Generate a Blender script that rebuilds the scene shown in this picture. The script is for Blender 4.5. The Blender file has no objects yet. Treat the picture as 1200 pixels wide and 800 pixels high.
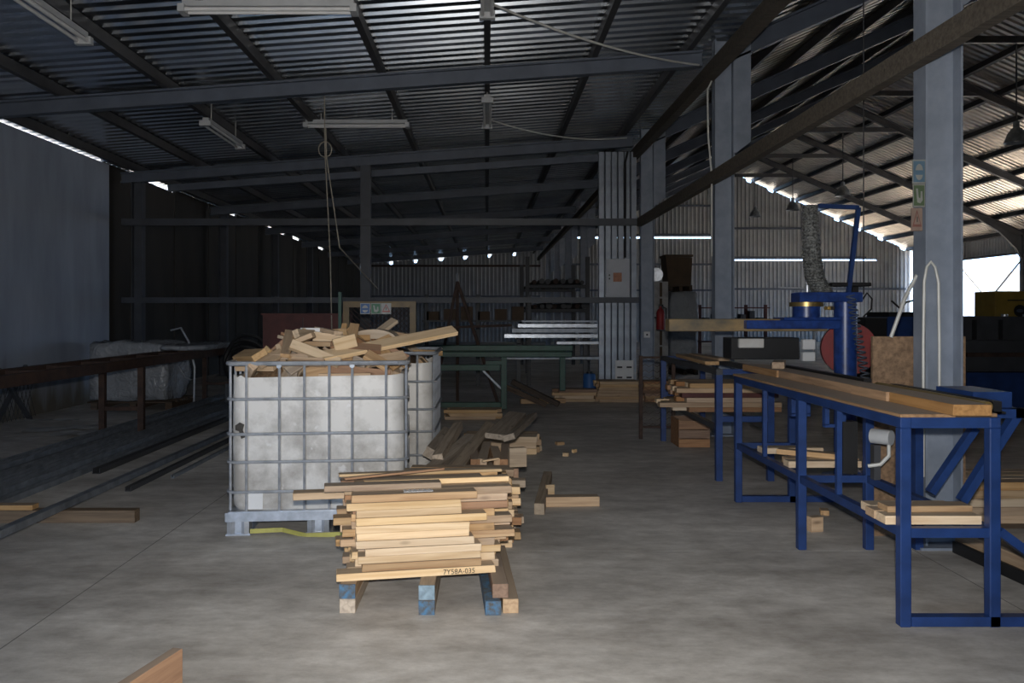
import bpy, bmesh, math, random
from mathutils import Vector, Euler, Matrix

# ------------------------------------------------------------------ camera, world, lights, exposure
S = bpy.context.scene
COL = S.collection
F = 968.0            # focal length in pixels of the 1200x800 frame
CZ = 1.47            # camera height
cam_d = bpy.data.cameras.new('camera'); cam = bpy.data.objects.new('camera', cam_d); COL.objects.link(cam)
cam.location = (0, 0, CZ); cam.rotation_euler = (math.pi/2, 0, 0)
cam_d.sensor_width = 36.0; cam_d.lens = F/1200*36.0
cam_d.shift_x = 29/1200; cam_d.shift_y = -32/1200
cam_d.clip_end = 400
S.camera = cam

w = bpy.data.worlds.new('overcast_sky'); S.world = w; w.use_nodes = True
bg = w.node_tree.nodes['Background']
bg.inputs['Color'].default_value = (0.44, 0.66, 1.0, 1); bg.inputs['Strength'].default_value = 5.0

def light(name, kind, loc, rot, energy, color=(1, 1, 1), **kw):
    d = bpy.data.lights.new(name, kind); d.energy = energy; d.color = color
    for k, v in kw.items(): setattr(d, k, v)
    o = bpy.data.objects.new(name, d); COL.objects.link(o); o.location = loc; o.rotation_euler = rot
    return o
# the camera's own flash, a hand's width above the lens
flash = light('camera_flash', 'SPOT', (0.0, -0.03, CZ+0.13), (math.radians(88.0), 0, math.radians(-0.5)), 760, (1.0, 0.965, 0.91),
              spot_size=math.radians(96), spot_blend=0.75, shadow_soft_size=0.03)
# low warm sun outside, on the far right of the hall
sun_dir = Vector((-0.62, -0.22, -0.75))
sun = light('sun', 'SUN', (30, 30, 30), sun_dir.to_track_quat('-Z', 'Y').to_euler(), 29.0, (1.0, 0.86, 0.70), angle=0.01)
# daylight openings of the building, marked as portals for the sky
GX, GW, GH = -2.0, 5.0, 2.3          # gate behind the camera: centre, width, height
def portal(name, loc, rot, sx, sy):
    o = light(name, 'AREA', loc, rot, 1.0, shape='RECTANGLE', size=sx, size_y=sy)
    o.data.cycles.is_portal = True
    return o
portal('daylight_portal_gate', (GX, -2.95, GH/2), (math.radians(90), 0, 0), GW, GH)
portal('daylight_portal_bay', (22.28, 36.47, 2.0), (math.radians(90), 0, math.radians(90)), 4.6, 4.0)
portal('daylight_portal_bays', (22.28, 24.47, 2.0), (math.radians(90), 0, math.radians(90)), 9.5, 4.0)

S.view_settings.view_transform = 'Standard'; S.view_settings.look = 'None'
S.view_settings.gamma = 1.0; S.view_settings.use_curve_mapping = False
S.view_settings.exposure = 0.0

# ------------------------------------------------------------------ helpers
RND = random.Random(11)
def PX(px, Y): return (px-571.0)/F*Y
def PZ(py, Y): return CZ-(py-368.0)/F*Y
def tag(o, label=None, cat=None, group=None, kind=None):
    if label: o['label'] = label
    if cat: o['category'] = cat
    if group: o['group'] = group
    if kind: o['kind'] = kind
    return o
WL = {}                     # world location of every object made (parents are never rotated)
def thing(name, loc, label, cat, group=None):
    o = bpy.data.objects.new(name, None); COL.objects.link(o); o.location = loc; o.empty_display_size = .1
    WL[o.name] = Vector(loc)
    return tag(o, label, cat, group)
def link(name, me, parent, wloc, rot=(0, 0, 0)):
    o = bpy.data.objects.new(name, me); COL.objects.link(o)
    wl = Vector(wloc); WL[o.name] = wl
    if parent is not None:
        o.parent = parent; o.location = wl-WL[parent.name]
    else: o.location = wl
    o.rotation_euler = rot
    return o
BOXF = [(0, 1, 3, 2), (4, 6, 7, 5), (0, 4, 5, 1), (2, 3, 7, 6), (0, 2, 6, 4), (1, 5, 7, 3)]
class MB:
    def __init__(s): s.v = []; s.f = []
    def add(s, v, f):
        n = len(s.v); s.v += [tuple(a) for a in v]; s.f += [tuple(i+n for i in q) for q in f]; return s
    def box(s, x0, x1, y0, y1, z0, z1):
        return s.add([(x, y, z) for x in (x0, x1) for y in (y0, y1) for z in (z0, z1)], BOXF)
    def bar(s, p, q, a, b=None, up=(0, 0, 1)):         # square bar from p to q, a wide, b high
        b = b or a; p = Vector(p); q = Vector(q); d = (q-p).normalized(); u = Vector(up)
        if abs(d.dot(u)) > .95: u = Vector((0, 1, 0))
        sd = d.cross(u).normalized(); u = sd.cross(d).normalized()
        return s.add([c+sd*(i*a/2)+u*(j*b/2) for c in (p, q) for i in (-1, 1) for j in (-1, 1)], BOXF)
    def cyl(s, p, q, r, n=12, r2=None, cap=True):
        r2 = r if r2 is None else r2; p = Vector(p); q = Vector(q); d = (q-p).normalized()
        u = Vector((0, 0, 1)) if abs(d.z) < .9 else Vector((1, 0, 0)); sd = d.cross(u).normalized(); u = sd.cross(d)
        v = [c+sd*(math.cos(2*math.pi*k/n)*rr)+u*(math.sin(2*math.pi*k/n)*rr) for c, rr in ((p, r), (q, r2)) for k in range(n)]
        f = [(k, (k+1) % n, n+(k+1) % n, n+k) for k in range(n)]
        if cap: f += [tuple(range(n))[::-1], tuple(range(n, 2*n))]
        return s.add(v, f)
    def path(s, pts, r, n=6):                           # round tube along a polyline
        P = [Vector(p) for p in pts]; V = []; m = len(P); ref = None
        for i, p in enumerate(P):
            d = (P[min(i+1, m-1)]-P[max(i-1, 0)]).normalized()
            if ref is None: ref = Vector((0, 0, 1)) if abs(d.z) < .9 else Vector((1, 0, 0))
            sd = d.cross(ref).normalized(); u = sd.cross(d).normalized(); ref = u
            V += [p+sd*(math.cos(2*math.pi*k/n)*r)+u*(math.sin(2*math.pi*k/n)*r) for k in range(n)]
        f = [(i*n+k, i*n+(k+1) % n, (i+1)*n+(k+1) % n, (i+1)*n+k) for i in range(m-1) for k in range(n)]
        f += [tuple(range(n))[::-1], tuple(range((m-1)*n, m*n))]
        return s.add(V, f)
    def lathe(s, c, prof, n=20):                        # profile of (r, z) about a vertical axis through c
        V = [(c[0]+r*math.cos(2*math.pi*k/n), c[1]+r*math.sin(2*math.pi*k/n), c[2]+z) for r, z in prof for k in range(n)]
        f = [(i*n+k, i*n+(k+1) % n, (i+1)*n+(k+1) % n, (i+1)*n+k) for i in range(len(prof)-1) for k in range(n)]
        return s.add(V, f)
    def prism(s, poly, axis, a, b):                     # 2-D polygon extruded along an axis ('x','y','z') from a to b
        n = len(poly)
        def pt(u, w_, t): return {'x': (t, u, w_), 'y': (u, t, w_), 'z': (u, w_, t)}[axis]
        V = [pt(u, w_, t) for t in (a, b) for u, w_ in poly]
        f = [tuple(range(n)), tuple(range(n, 2*n))[::-1]]+[(k, n+k, n+(k+1) % n, (k+1) % n) for k in range(n)]
        return s.add(V, f)
    def build(s, name, mat, parent=None, smooth=False, bevel=0, wtag=None, base=True):
        xs, ys, zs = zip(*s.v)
        c = Vector(((min(xs)+max(xs))/2, (min(ys)+max(ys))/2, min(zs) if (base and parent is None) else (min(zs)+max(zs))/2))
        me = bpy.data.meshes.new(name); me.from_pydata([Vector(v)-c for v in s.v], [], s.f)
        bm = bmesh.new(); bm.from_mesh(me); bmesh.ops.recalc_face_normals(bm, faces=bm.faces)
        if bevel: bmesh.ops.bevel(bm, geom=bm.edges[:], offset=bevel, segments=1, affect='EDGES', profile=.5)
        bm.to_mesh(me); bm.free()
        me.materials.append(mat)
        if smooth:
            for p in me.polygons: p.use_smooth = True
            try: me.set_sharp_from_angle(angle=math.radians(40))
            except Exception: pass
        return link(name, me, parent, c)
def box(name, x0, x1, y0, y1, z0, z1, mat, parent=None, bevel=0): return MB().box(x0, x1, y0, y1, z0, z1).build(name, mat, parent, bevel=bevel)
def bar(name, p, q, a, b, mat, parent=None): return MB().bar(p, q, a, b).build(name, mat, parent)

def board_mesh(L, W, T, bev=.0025, rough=0.0):
    bm = bmesh.new(); bmesh.ops.create_cube(bm, size=1.0)
    for v in bm.verts:
        v.co = Vector((v.co.x*L, v.co.y*W, v.co.z*T))
        if rough: v.co += Vector((RND.uniform(-rough, rough)*2, RND.uniform(-rough, rough)*.5, RND.uniform(-rough, rough)*.3))
    if bev: bmesh.ops.bevel(bm, geom=bm.edges[:], offset=min(bev, T*.2), segments=1, affect='EDGES')
    me = bpy.data.meshes.new('board'); bm.to_mesh(me); bm.free()
    return me
def board(name, L, W, T, c, rot, mat, label, group=None, cat='board', parent=None, rough=.0):
    me = board_mesh(L, W, T, rough=rough); me.materials.append(mat)
    o = link(name, me, parent, c, rot)
    if parent is None: tag(o, label, cat, group)
    return o
def board_pq(name, p, q, W, T, mat, label, group=None, cat='board', roll=0):
    p = Vector(p); q = Vector(q); d = q-p
    yaw = math.atan2(d.y, d.x); pit = -math.atan2(d.z, math.hypot(d.x, d.y))
    return board(name, d.length, W, T, (p+q)/2, (roll, pit, yaw), mat, label, group, cat)
ORD = ['lowest', 'second', 'third', 'fourth', 'fifth', 'sixth', 'seventh', 'eighth', 'ninth', 'tenth', 'eleventh', 'twelfth', 'thirteenth', 'fourteenth']

# ------------------------------------------------------------------ materials
def newmat(name):
    m = bpy.data.materials.new(name); m.use_nodes = True; nt = m.node_tree
    return m, nt, nt.nodes['Principled BSDF'], nt.links.new
def paint(name, col, rough=.5, metal=0.0, var=.25, scale=6.0, spec=.5, bump=.0, col2=None, detail=6, stretch=(1, 1, 1), coat=0):
    m, nt, b, L = newmat(name); N = nt.nodes.new
    tc = N('ShaderNodeTexCoord'); mp = N('ShaderNodeMapping'); nz = N('ShaderNodeTexNoise'); rp = N('ShaderNodeValToRGB')
    mp.inputs['Scale'].default_value = stretch
    L(tc.outputs['Object'], mp.inputs['Vector']); L(mp.outputs['Vector'], nz.inputs['Vector'])
    nz.inputs['Scale'].default_value = scale; nz.inputs['Detail'].default_value = detail; nz.inputs['Roughness'].default_value = .6
    L(nz.outputs['Fac'], rp.inputs['Fac'])
    c2 = col2 or tuple(c*(1-var) for c in col)
    rp.color_ramp.elements[0].position = .35; rp.color_ramp.elements[1].position = .65
    rp.color_ramp.elements[0].color = (*c2, 1); rp.color_ramp.elements[1].color = (*col, 1)
    L(rp.outputs['Color'], b.inputs['Base Color'])
    b.inputs['Roughness'].default_value = rough; b.inputs['Metallic'].default_value = metal
    b.inputs['Specular IOR Level'].default_value = spec
    if bump:
        bp = N('ShaderNodeBump'); bp.inputs['Strength'].default_value = bump; bp.inputs['Distance'].default_value = .02
        L(nz.outputs['Fac'], bp.inputs['Height']); L(bp.outputs['Normal'], b.inputs['Normal'])
    return m
def wood(name, light_c, dark_c, top=None, rough=.75, topamt=.7):
    m, nt, b, L = newmat(name); N = nt.nodes.new
    tc = N('ShaderNodeTexCoord'); oi = N('ShaderNodeObjectInfo'); ad = N('ShaderNodeVectorMath'); ad.operation = 'ADD'
    mu = N('ShaderNodeMath'); mu.operation = 'MULTIPLY'; mu.inputs[1].default_value = 37.0
    L(oi.outputs['Random'], mu.inputs[0]); L(tc.outputs['Object'], ad.inputs[0]); L(mu.outputs[0], ad.inputs[1])
    mp = N('ShaderNodeMapping'); mp.inputs['Scale'].default_value = (1.6, 26, 26); L(ad.outputs[0], mp.inputs['Vector'])
    nz = N('ShaderNodeTexNoise'); nz.inputs['Scale'].default_value = 1.5; nz.inputs['Detail'].default_value = 5; nz.inputs['Distortion'].default_value = .6
    L(mp.outputs[0], nz.inputs['Vector'])
    rp = N('ShaderNodeValToRGB'); rp.color_ramp.elements[0].position = .3; rp.color_ramp.elements[1].position = .62
    rp.color_ramp.elements[0].color = (*dark_c, 1); rp.color_ramp.elements[1].color = (*light_c, 1)
    L(nz.outputs['Fac'], rp.inputs['Fac'])
    # knots
    vk = N('ShaderNodeTexVoronoi'); mk = N('ShaderNodeMapping'); mk.inputs['Scale'].default_value = (3.2, 9, 9); L(ad.outputs[0], mk.inputs['Vector']); L(mk.outputs[0], vk.inputs['Vector'])
    vk.inputs['Scale'].default_value = 1.0
    kr = N('ShaderNodeValToRGB'); kr.color_ramp.elements[0].position = .05; kr.color_ramp.elements[1].position = .14
    kr.color_ramp.elements[0].color = (.45, .45, .45, 1); kr.color_ramp.elements[1].color = (1, 1, 1, 1); L(vk.outputs['Distance'], kr.inputs['Fac'])
    mx = N('ShaderNodeMix'); mx.data_type = 'RGBA'; mx.blend_type = 'MULTIPLY'; mx.inputs['Factor'].default_value = .8
    L(rp.outputs[0], mx.inputs['A']); L(kr.outputs[0], mx.inputs['B'])
    # each board its own tone
    hs = N('ShaderNodeHueSaturation'); mr = N('ShaderNodeMapRange'); mr.inputs['To Min'].default_value = .72; mr.inputs['To Max'].default_value = 1.12
    L(oi.outputs['Random'], mr.inputs['Value']); L(mr.outputs[0], hs.inputs['Value'])
    m2 = N('ShaderNodeMath'); m2.operation = 'MULTIPLY'; m2.inputs[1].default_value = 7.31; m3 = N('ShaderNodeMath'); m3.operation = 'FRACT'
    L(oi.outputs['Random'], m2.inputs[0]); L(m2.outputs[0], m3.inputs[0])
    mr2 = N('ShaderNodeMapRange'); mr2.inputs['To Min'].default_value = .75; mr2.inputs['To Max'].default_value = 1.15
    L(m3.outputs[0], mr2.inputs['Value']); L(mr2.outputs[0], hs.inputs['Saturation']); L(mx.outputs['Result'], hs.inputs['Color'])
    out = hs.outputs[0]
    if top:      # grey dust that has settled on upward faces
        ge = N('ShaderNodeNewGeometry'); sx = N('ShaderNodeSeparateXYZ'); L(ge.outputs['Normal'], sx.inputs[0])
        r2 = N('ShaderNodeMapRange'); r2.inputs['From Min'].default_value = .75; r2.inputs['From Max'].default_value = .98; r2.inputs['To Max'].default_value = topamt
        L(sx.outputs['Z'], r2.inputs['Value'])
        m4 = N('ShaderNodeMix'); m4.data_type = 'RGBA'; L(r2.outputs[0], m4.inputs['Factor']); L(out, m4.inputs['A']); m4.inputs['B'].default_value = (*top, 1)
        out = m4.outputs['Result']
    L(out, b.inputs['Base Color']); b.inputs['Roughness'].default_value = rough; b.inputs['Specular IOR Level'].default_value = .25
    bp = N('ShaderNodeBump'); bp.inputs['Strength'].default_value = .25; bp.inputs['Distance'].default_value = .004
    L(nz.outputs['Fac'], bp.inputs['Height']); L(bp.outputs['Normal'], b.inputs['Normal'])
    return m
DUST = (.29, .25, .205)
M = {}
M['wood_pale'] = wood('wood_pale', (.78, .58, .36), (.62, .42, .23), DUST)
M['wood_tan'] = wood('wood_tan', (.54, .36, .20), (.38, .23, .12), DUST)
M['wood_red'] = wood('wood_red', (.38, .21, .11), (.25, .13, .07), DUST)
M['wood_grey'] = wood('wood_grey', (.48, .385, .285), (.30, .235, .175))
M['wood_heap'] = wood('wood_heap', (.58, .40, .23), (.42, .27, .14), DUST, topamt=.35)
M['wood_dark'] = wood('wood_dark', (.11, .075, .05), (.05, .035, .025))
M['bench_wood'] = wood('bench_wood', (.44, .26, .13), (.28, .16, .08), (.46, .39, .33), topamt=.85)  # dusty top, its colour lightened further for the ambient light it catches
M['wood_brown'] = wood('wood_brown', (.20, .14, .09), (.11, .078, .052))
M['timber_beam'] = wood('timber_beam', (.115, .10, .082), (.065, .056, .048))
M['steel_grey'] = paint('steel_grey', (.095, .113, .15), .5, .0, .25, 3)
M['steel_column'] = paint('steel_column', (.25, .285, .35), .45, .1, .3, 5, col2=(.19, .22, .27))
M['steel_dark'] = paint('steel_dark', (.05, .052, .058), .55, .0, .3, 4)
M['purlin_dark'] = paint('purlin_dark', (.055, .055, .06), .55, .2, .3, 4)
M['roof_sheet'] = paint('roof_sheet', (.60, .63, .67), .22, 1.0, .25, 1.5)
M['hall_sheet'] = paint('hall_sheet', (.60, .55, .48), .28, 1.0, .25, 1.2)
M['wall_sheet'] = paint('wall_sheet', (.34, .35, .36), .5, .3, .2, 1.2)
M['zinc'] = paint('zinc', (.52, .55, .60), .33, .55, .35, 9)
M['zinc_dull'] = paint('zinc_dull', (.24, .265, .30), .42, .4, .4, 9)
M['blue_paint'] = paint('blue_paint', (.016, .046, .165), .42, 0, .35, 7)
M['blue_paint_worn'] = paint('blue_paint_worn', (.02, .06, .25), .34, 0, .4, 14, col2=(.012, .03, .13))
M['green_paint'] = paint('green_paint', (.010, .070, .045), .5, 0, .35, 8)
M['yellow_paint'] = paint('yellow_paint', (.15, .09, .018), .5, 0, .4, 9)
M['red_paint'] = paint('red_paint', (.24, .010, .010), .6, 0, .3, 6)
M['oxide_red'] = paint('oxide_red', (.085, .022, .018), .7, 0, .4, 5)
M['white_plastic'] = paint('white_plastic', (.62, .61, .58), .45, 0, .3, 3, col2=(.45, .43, .40))
M['white'] = paint('white', (.66, .66, .66), .5, 0, .12, 4)
M['lamp_white'] = paint('lamp_white', (.42, .43, .44), .45, 0, .15, 4)
M['cable_white'] = paint('cable_white', (.55, .55, .52), .5, 0, .2, 5)
M['black'] = paint('black', (.012, .012, .013), .5, 0, .3, 5)
M['rust'] = paint('rust', (.062, .032, .021), .75, .1, .55, 10)
M['rope'] = paint('rope', (.32, .29, .24), .8, 0, .3, 20)
M['brown_card'] = paint('brown_card', (.10, .065, .038), .8, 0, .25, 4)
M['cardboard'] = paint('cardboard', (.46, .46, .46), .8, 0, .35, 5)
M['chip_board'] = paint('chip_board', (.27, .17, .10), .8, 0, .5, 38, detail=10)
M['yellow_box'] = paint('yellow_box', (.30, .20, .03), .5, 0, .25, 4)
M['strap_yellow'] = paint('strap_yellow', (.42, .39, .10), .6, 0, .3, 8)
M['brass'] = paint('brass', (.45, .32, .12), .35, .8, .3, 6)
M['sign_blue'] = paint('sign_blue', (.03, .11, .30), .5, 0, .1, 4)
M['sign_green'] = paint('sign_green', (.03, .16, .075), .5, 0, .1, 4)
M['sign_red'] = paint('sign_red', (.36, .06, .05), .5, 0, .1, 4)
M['sign_pink'] = paint('sign_pink', (.52, .36, .29), .6, 0, .15, 6)
M['orange_sticker'] = paint('orange_sticker', (.42, .19, .11), .6, 0, .3, 20)
M['box_grey'] = paint('box_grey', (.42, .44, .48), .45, 0, .1, 3)
M['skid_blue'] = paint('skid_blue', (.06, .155, .27), .7, 0, .5, 40, col2=(.075, .07, .06))
M['skid_greyblue'] = paint('skid_greyblue', (.25, .34, .40), .7, 0, .4, 30)
M['cage_zinc'] = paint('cage_zinc', (.52, .55, .60), .28, .5, .35, 9)
M['faded_blue'] = paint('faded_blue', (.07, .13, .19), .7, 0, .2, 10)
M['faded_green'] = paint('faded_green', (.065, .10, .05), .7, 0, .2, 10)
M['faded_white'] = paint('faded_white', (.22, .225, .21), .7, 0, .2, 10)
M['faded_pink'] = paint('faded_pink', (.22, .16, .13), .7, 0, .2, 10)
M['faded_red'] = paint('faded_red', (.17, .07, .055), .7, 0, .2, 10)
M['frame_steel'] = paint('frame_steel', (.055, .062, .078), .5, 0, .3, 3)
M['zinc_panel'] = paint('zinc_panel', (.36, .40, .46), .35, .6, .3, 4)
M['sign_white'] = paint('sign_white', (.40, .41, .40), .6, 0, .2, 8)
M['stain'] = paint('stain', (.05, .045, .04), .8, 0, .5, 30)
M['hose_speckle'] = paint('hose_speckle', (.34, .35, .34), .5, .3, .85, 55, detail=2)
M['chip_fill'] = paint('chip_fill', (.22, .13, .065), .9, 0, .6, 40, bump=.8)
M['panel_dark'] = paint('panel_dark', (.042, .037, .031), .8, 0, .35, 1.4, stretch=(1, 1, .25))
M['pale_building'] = paint('pale_building', (.7, .7, .68), .7, 0, .1, 1)
M['yard'] = paint('yard', (.48, .44, .38), .9, 0, .2, .6)

def plaster():
    m, nt, b, L = newmat('plaster'); N = nt.nodes.new
    tc = N('ShaderNodeTexCoord'); nz = N('ShaderNodeTexNoise'); mp = N('ShaderNodeMapping'); mp.inputs['Scale'].default_value = (1, 1.2, .3)
    L(tc.outputs['Object'], mp.inputs[0]); L(mp.outputs[0], nz.inputs['Vector']); nz.inputs['Scale'].default_value = 2.2; nz.inputs['Detail'].default_value = 8
    rp = N('ShaderNodeValToRGB'); rp.color_ramp.elements[0].position = .3; rp.color_ramp.elements[1].position = .7
    rp.color_ramp.elements[0].color = (.26, .30, .37, 1); rp.color_ramp.elements[1].color = (.35, .395, .48, 1)
    L(nz.outputs['Fac'], rp.inputs['Fac'])
    # splash dirt along the foot of the wall
    sx = N('ShaderNodeSeparateXYZ'); L(tc.outputs['Object'], sx.inputs[0])
    n2 = N('ShaderNodeTexNoise'); n2.inputs['Scale'].default_value = 1.6; n2.inputs['Detail'].default_value = 7; m2 = N('ShaderNodeMapping'); m2.inputs['Scale'].default_value = (1, 2.5, .5)
    L(tc.outputs['Object'], m2.inputs[0]); L(m2.outputs[0], n2.inputs['Vector'])
    ma = N('ShaderNodeMath'); ma.operation = 'MULTIPLY_ADD'; ma.inputs[1].default_value = 1.4; L(n2.outputs['Fac'], ma.inputs[0]); L(sx.outputs['Z'], ma.inputs[2])
    r2 = N('ShaderNodeMapRange'); r2.inputs['From Min'].default_value = .75; r2.inputs['From Max'].default_value = 1.35; L(ma.outputs[0], r2.inputs['Value'])
    mx = N('ShaderNodeMix'); mx.data_type = 'RGBA'; mx.inputs['A'].default_value = (.13, .12, .10, 1); L(r2.outputs[0], mx.inputs['Factor']); L(rp.outputs[0], mx.inputs['B'])
    L(mx.outputs['Result'], b.inputs['Base Color']); b.inputs['Roughness'].default_value = .9
    bp = N('ShaderNodeBump'); bp.inputs['Strength'].default_value = .2; L(nz.outputs['Fac'], bp.inputs['Height']); L(bp.outputs[0], b.inputs['Normal'])
    return m
M['joint'] = paint('joint', (.22, .21, .195), .9, 0, .3, 8)
M['plaster'] = plaster()
M['yellow_dust'] = paint('yellow_dust', (.30, .20, .085), .6, 0, .5, 5, col2=(.10, .085, .06), stretch=(.6, 1, 1))
def concrete():
    m, nt, b, L = newmat('concrete'); N = nt.nodes.new
    ge = N('ShaderNodeNewGeometry')
    def noise(scale, st, det=8, ro=.6):
        mp = N('ShaderNodeMapping'); mp.inputs['Scale'].default_value = st; L(ge.outputs['Position'], mp.inputs[0])
        n = N('ShaderNodeTexNoise'); n.inputs['Scale'].default_value = scale; n.inputs['Detail'].default_value = det; n.inputs['Roughness'].default_value = ro
        L(mp.outputs[0], n.inputs['Vector']); return n.outputs['Fac']
    a = noise(.9, (.6, 1.1, 1)); c = noise(5, (.75, 1.3, 1), 10, .72); d = noise(60, (1, 1, 1), 3)
    rp = N('ShaderNodeValToRGB'); e = rp.color_ramp.elements; e[0].position = .36; e[1].position = .64
    e[0].color = (.39, .37, .345, 1); e[1].color = (.66, .635, .60, 1); L(a, rp.inputs['Fac'])
    r2 = N('ShaderNodeValToRGB'); e = r2.color_ramp.elements; e[0].position = .3; e[1].position = .7
    e[0].color = (.62, .60, .58, 1); e[1].color = (1.2, 1.2, 1.2, 1); L(c, r2.inputs['Fac'])
    mx = N('ShaderNodeMix'); mx.data_type = 'RGBA'; mx.blend_type = 'MULTIPLY'; mx.inputs['Factor'].default_value = 1; L(rp.outputs[0], mx.inputs['A']); L(r2.outputs[0], mx.inputs['B'])
    # brown stains
    s = noise(.55, (1, 1.4, 1), 6); r3 = N('ShaderNodeMapRange'); r3.inputs['From Min'].default_value = .6; r3.inputs['From Max'].default_value = .75; r3.inputs['To Max'].default_value = .5; L(s, r3.inputs['Value'])
    m4 = N('ShaderNodeMix'); m4.data_type = 'RGBA'; L(r3.outputs[0], m4.inputs['Factor']); L(mx.outputs['Result'], m4.inputs['A']); m4.inputs['B'].default_value = (.32, .26, .205, 1)
    L(m4.outputs['Result'], b.inputs['Base Color'])
    rr = N('ShaderNodeMapRange'); rr.inputs['To Min'].default_value = .5; rr.inputs['To Max'].default_value = .8; L(c, rr.inputs['Value']); L(rr.outputs[0], b.inputs['Roughness'])
    b.inputs['Specular IOR Level'].default_value = .3
    bp = N('ShaderNodeBump'); bp.inputs['Strength'].default_value = .12; bp.inputs['Distance'].default_value = .01; L(d, bp.inputs['Height']); L(bp.outputs[0], b.inputs['Normal'])
    return m
M['concrete'] = concrete()
def tank_skin():
    m, nt, b, L = newmat('tank_skin'); N = nt.nodes.new
    tc = N('ShaderNodeTexCoord'); nz = N('ShaderNodeTexNoise'); L(tc.outputs['Object'], nz.inputs['Vector']); nz.inputs['Scale'].default_value = 3.0; nz.inputs['Detail'].default_value = 9; nz.inputs['Roughness'].default_value = .65
    rp = N('ShaderNodeValToRGB'); e = rp.color_ramp.elements; e[0].position = .36; e[1].position = .56
    e[0].color = (.33, .31, .285, 1); e[1].color = (.59, .575, .55, 1); L(nz.outputs['Fac'], rp.inputs['Fac'])
    n2 = N('ShaderNodeTexNoise'); L(tc.outputs['Object'], n2.inputs['Vector']); n2.inputs['Scale'].default_value = 14; n2.inputs['Detail'].default_value = 4
    r2 = N('ShaderNodeMapRange'); r2.inputs['From Min'].default_value = .66; r2.inputs['From Max'].default_value = .74; r2.inputs['To Max'].default_value = .5; L(n2.outputs['Fac'], r2.inputs['Value'])
    mx = N('ShaderNodeMix'); mx.data_type = 'RGBA'; L(r2.outputs[0], mx.inputs['Factor']); L(rp.outputs[0], mx.inputs['A']); mx.inputs['B'].default_value = (.70, .70, .70, 1)
    L(mx.outputs['Result'], b.inputs['Base Color']); b.inputs['Roughness'].default_value = .42
    b.inputs['Subsurface Weight'].default_value = .0
    return m
M['tank_skin'] = tank_skin()
def film():
    m, nt, b, L = newmat('plastic_film'); N = nt.nodes.new
    nz = N('ShaderNodeTexNoise'); nz.inputs['Scale'].default_value = 7; nz.inputs['Detail'].default_value = 6; nz.inputs['Distortion'].default_value = 1.5
    tc = N('ShaderNodeTexCoord'); L(tc.outputs['Object'], nz.inputs['Vector'])
    b.inputs['Base Color'].default_value = (.25, .26, .275, 1); b.inputs['Roughness'].default_value = .18
    bp = N('ShaderNodeBump'); bp.inputs['Strength'].default_value = .9; bp.inputs['Distance'].default_value = .05; L(nz.outputs['Fac'], bp.inputs['Height']); L(bp.outputs[0], b.inputs['Normal'])
    return m
M['film'] = film()
# ------------------------------------------------------------------ setting
YB, YF = 43.75, -3.0                  # far and near end walls
FR = [5.27+4.8*k for k in range(8)]   # frame lines
XL, XC, XR, XRIDGE = -6.6, 2.875, 22.3, 12.6
def za(x): return 4.62+.072*x         # aisle roof sheet
def zh(x): return 4.95+.44*(min(x, 2*XRIDGE-x)-2.9)   # hall roof sheet
def seg(x0, x1, n): return [x0+(x1-x0)*i/n for i in range(n+1)]

# floor: a base with separate slabs, fine open joints between them
fl = box('floor', -6.8, 22.4, YF, YB, -.12, -.0006, M['joint']); tag(fl, kind='structure')
xs = [-6.8]+[-2.14+4.8*k for k in range(0, 6)]+[22.4]
ys = [YF, .3]+[5.12+4.8*k for k in range(0, 9)]; ys[-1] = YB
for i in range(len(xs)-1):
    for j in range(len(ys)-1):
        g = .004
        box('slab', xs[i]+g, xs[i+1]-g, ys[j]+g, ys[j+1]-g, -.0006, 0, M['concrete'], fl)
yard = box('yard_ground', -60, 120, -80, 140, -.6, -.13, M['yard']); tag(yard, kind='structure')

# aisle roof
def rib_profile(y0, y1, p, h, fr):
    out = []; y = y0
    while y < y1:
        out += [(y, 0), (y+p*fr[0], 0), (y+p*fr[1], h), (y+p*fr[2], h)]; y += p
    return [(a, b) for a, b in out if a <= y1]
def sheet(x0, z0, x1, z1, prof, mb):
    n = len(prof)
    V = [(x, y, z+dz) for x, z in ((x0, z0), (x1, z1)) for y, dz in prof]
    mb.add(V, [(i, i+1, n+i+1, n+i) for i in range(n-1)])
pr = rib_profile(YF, YB+.3, .205, .045, (.5, .57, .90))
mb = MB(); sheet(-6.95, za(-6.95), 2.98, za(2.98), pr, mb)
roof = mb.build('ceiling', M['roof_sheet']); tag(roof, kind='structure')
for x in (-6.32, -5.2, -3.9, -2.6, -1.3, 0, 1.3, 2.45):
    box('purlin', x-.035, x+.035, YF, YB-.05, za(x)-.13, za(x)-.005, M['purlin_dark'], roof)
for y in FR:
    b0, b1 = XL+.02, 2.62
    hb = MB()
    for (u, v, wd) in ((0, .025, .12), (.165, .19, .12), (.02, .17, .014)):      # I-beam: flanges and web
        V = [(x, yy, za(x)-.325+t) for x in (b0, b1) for yy in (y-wd/2, y+wd/2) for t in (u, v)]
        hb.add(V, BOXF)
    hb.build('roof_beam', M['steel_grey'], roof)
lb = MB(); lb.bar((-5.9, 15.3, 3.80), (2.62, 15.3, 4.40), .10, .12); lb.build('lower_beam', M['steel_grey'], roof)
box('eave_beam', 2.63, 2.75, 1.0, YB-.1, 4.30, 4.46, M['timber_beam'], roof)

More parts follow.
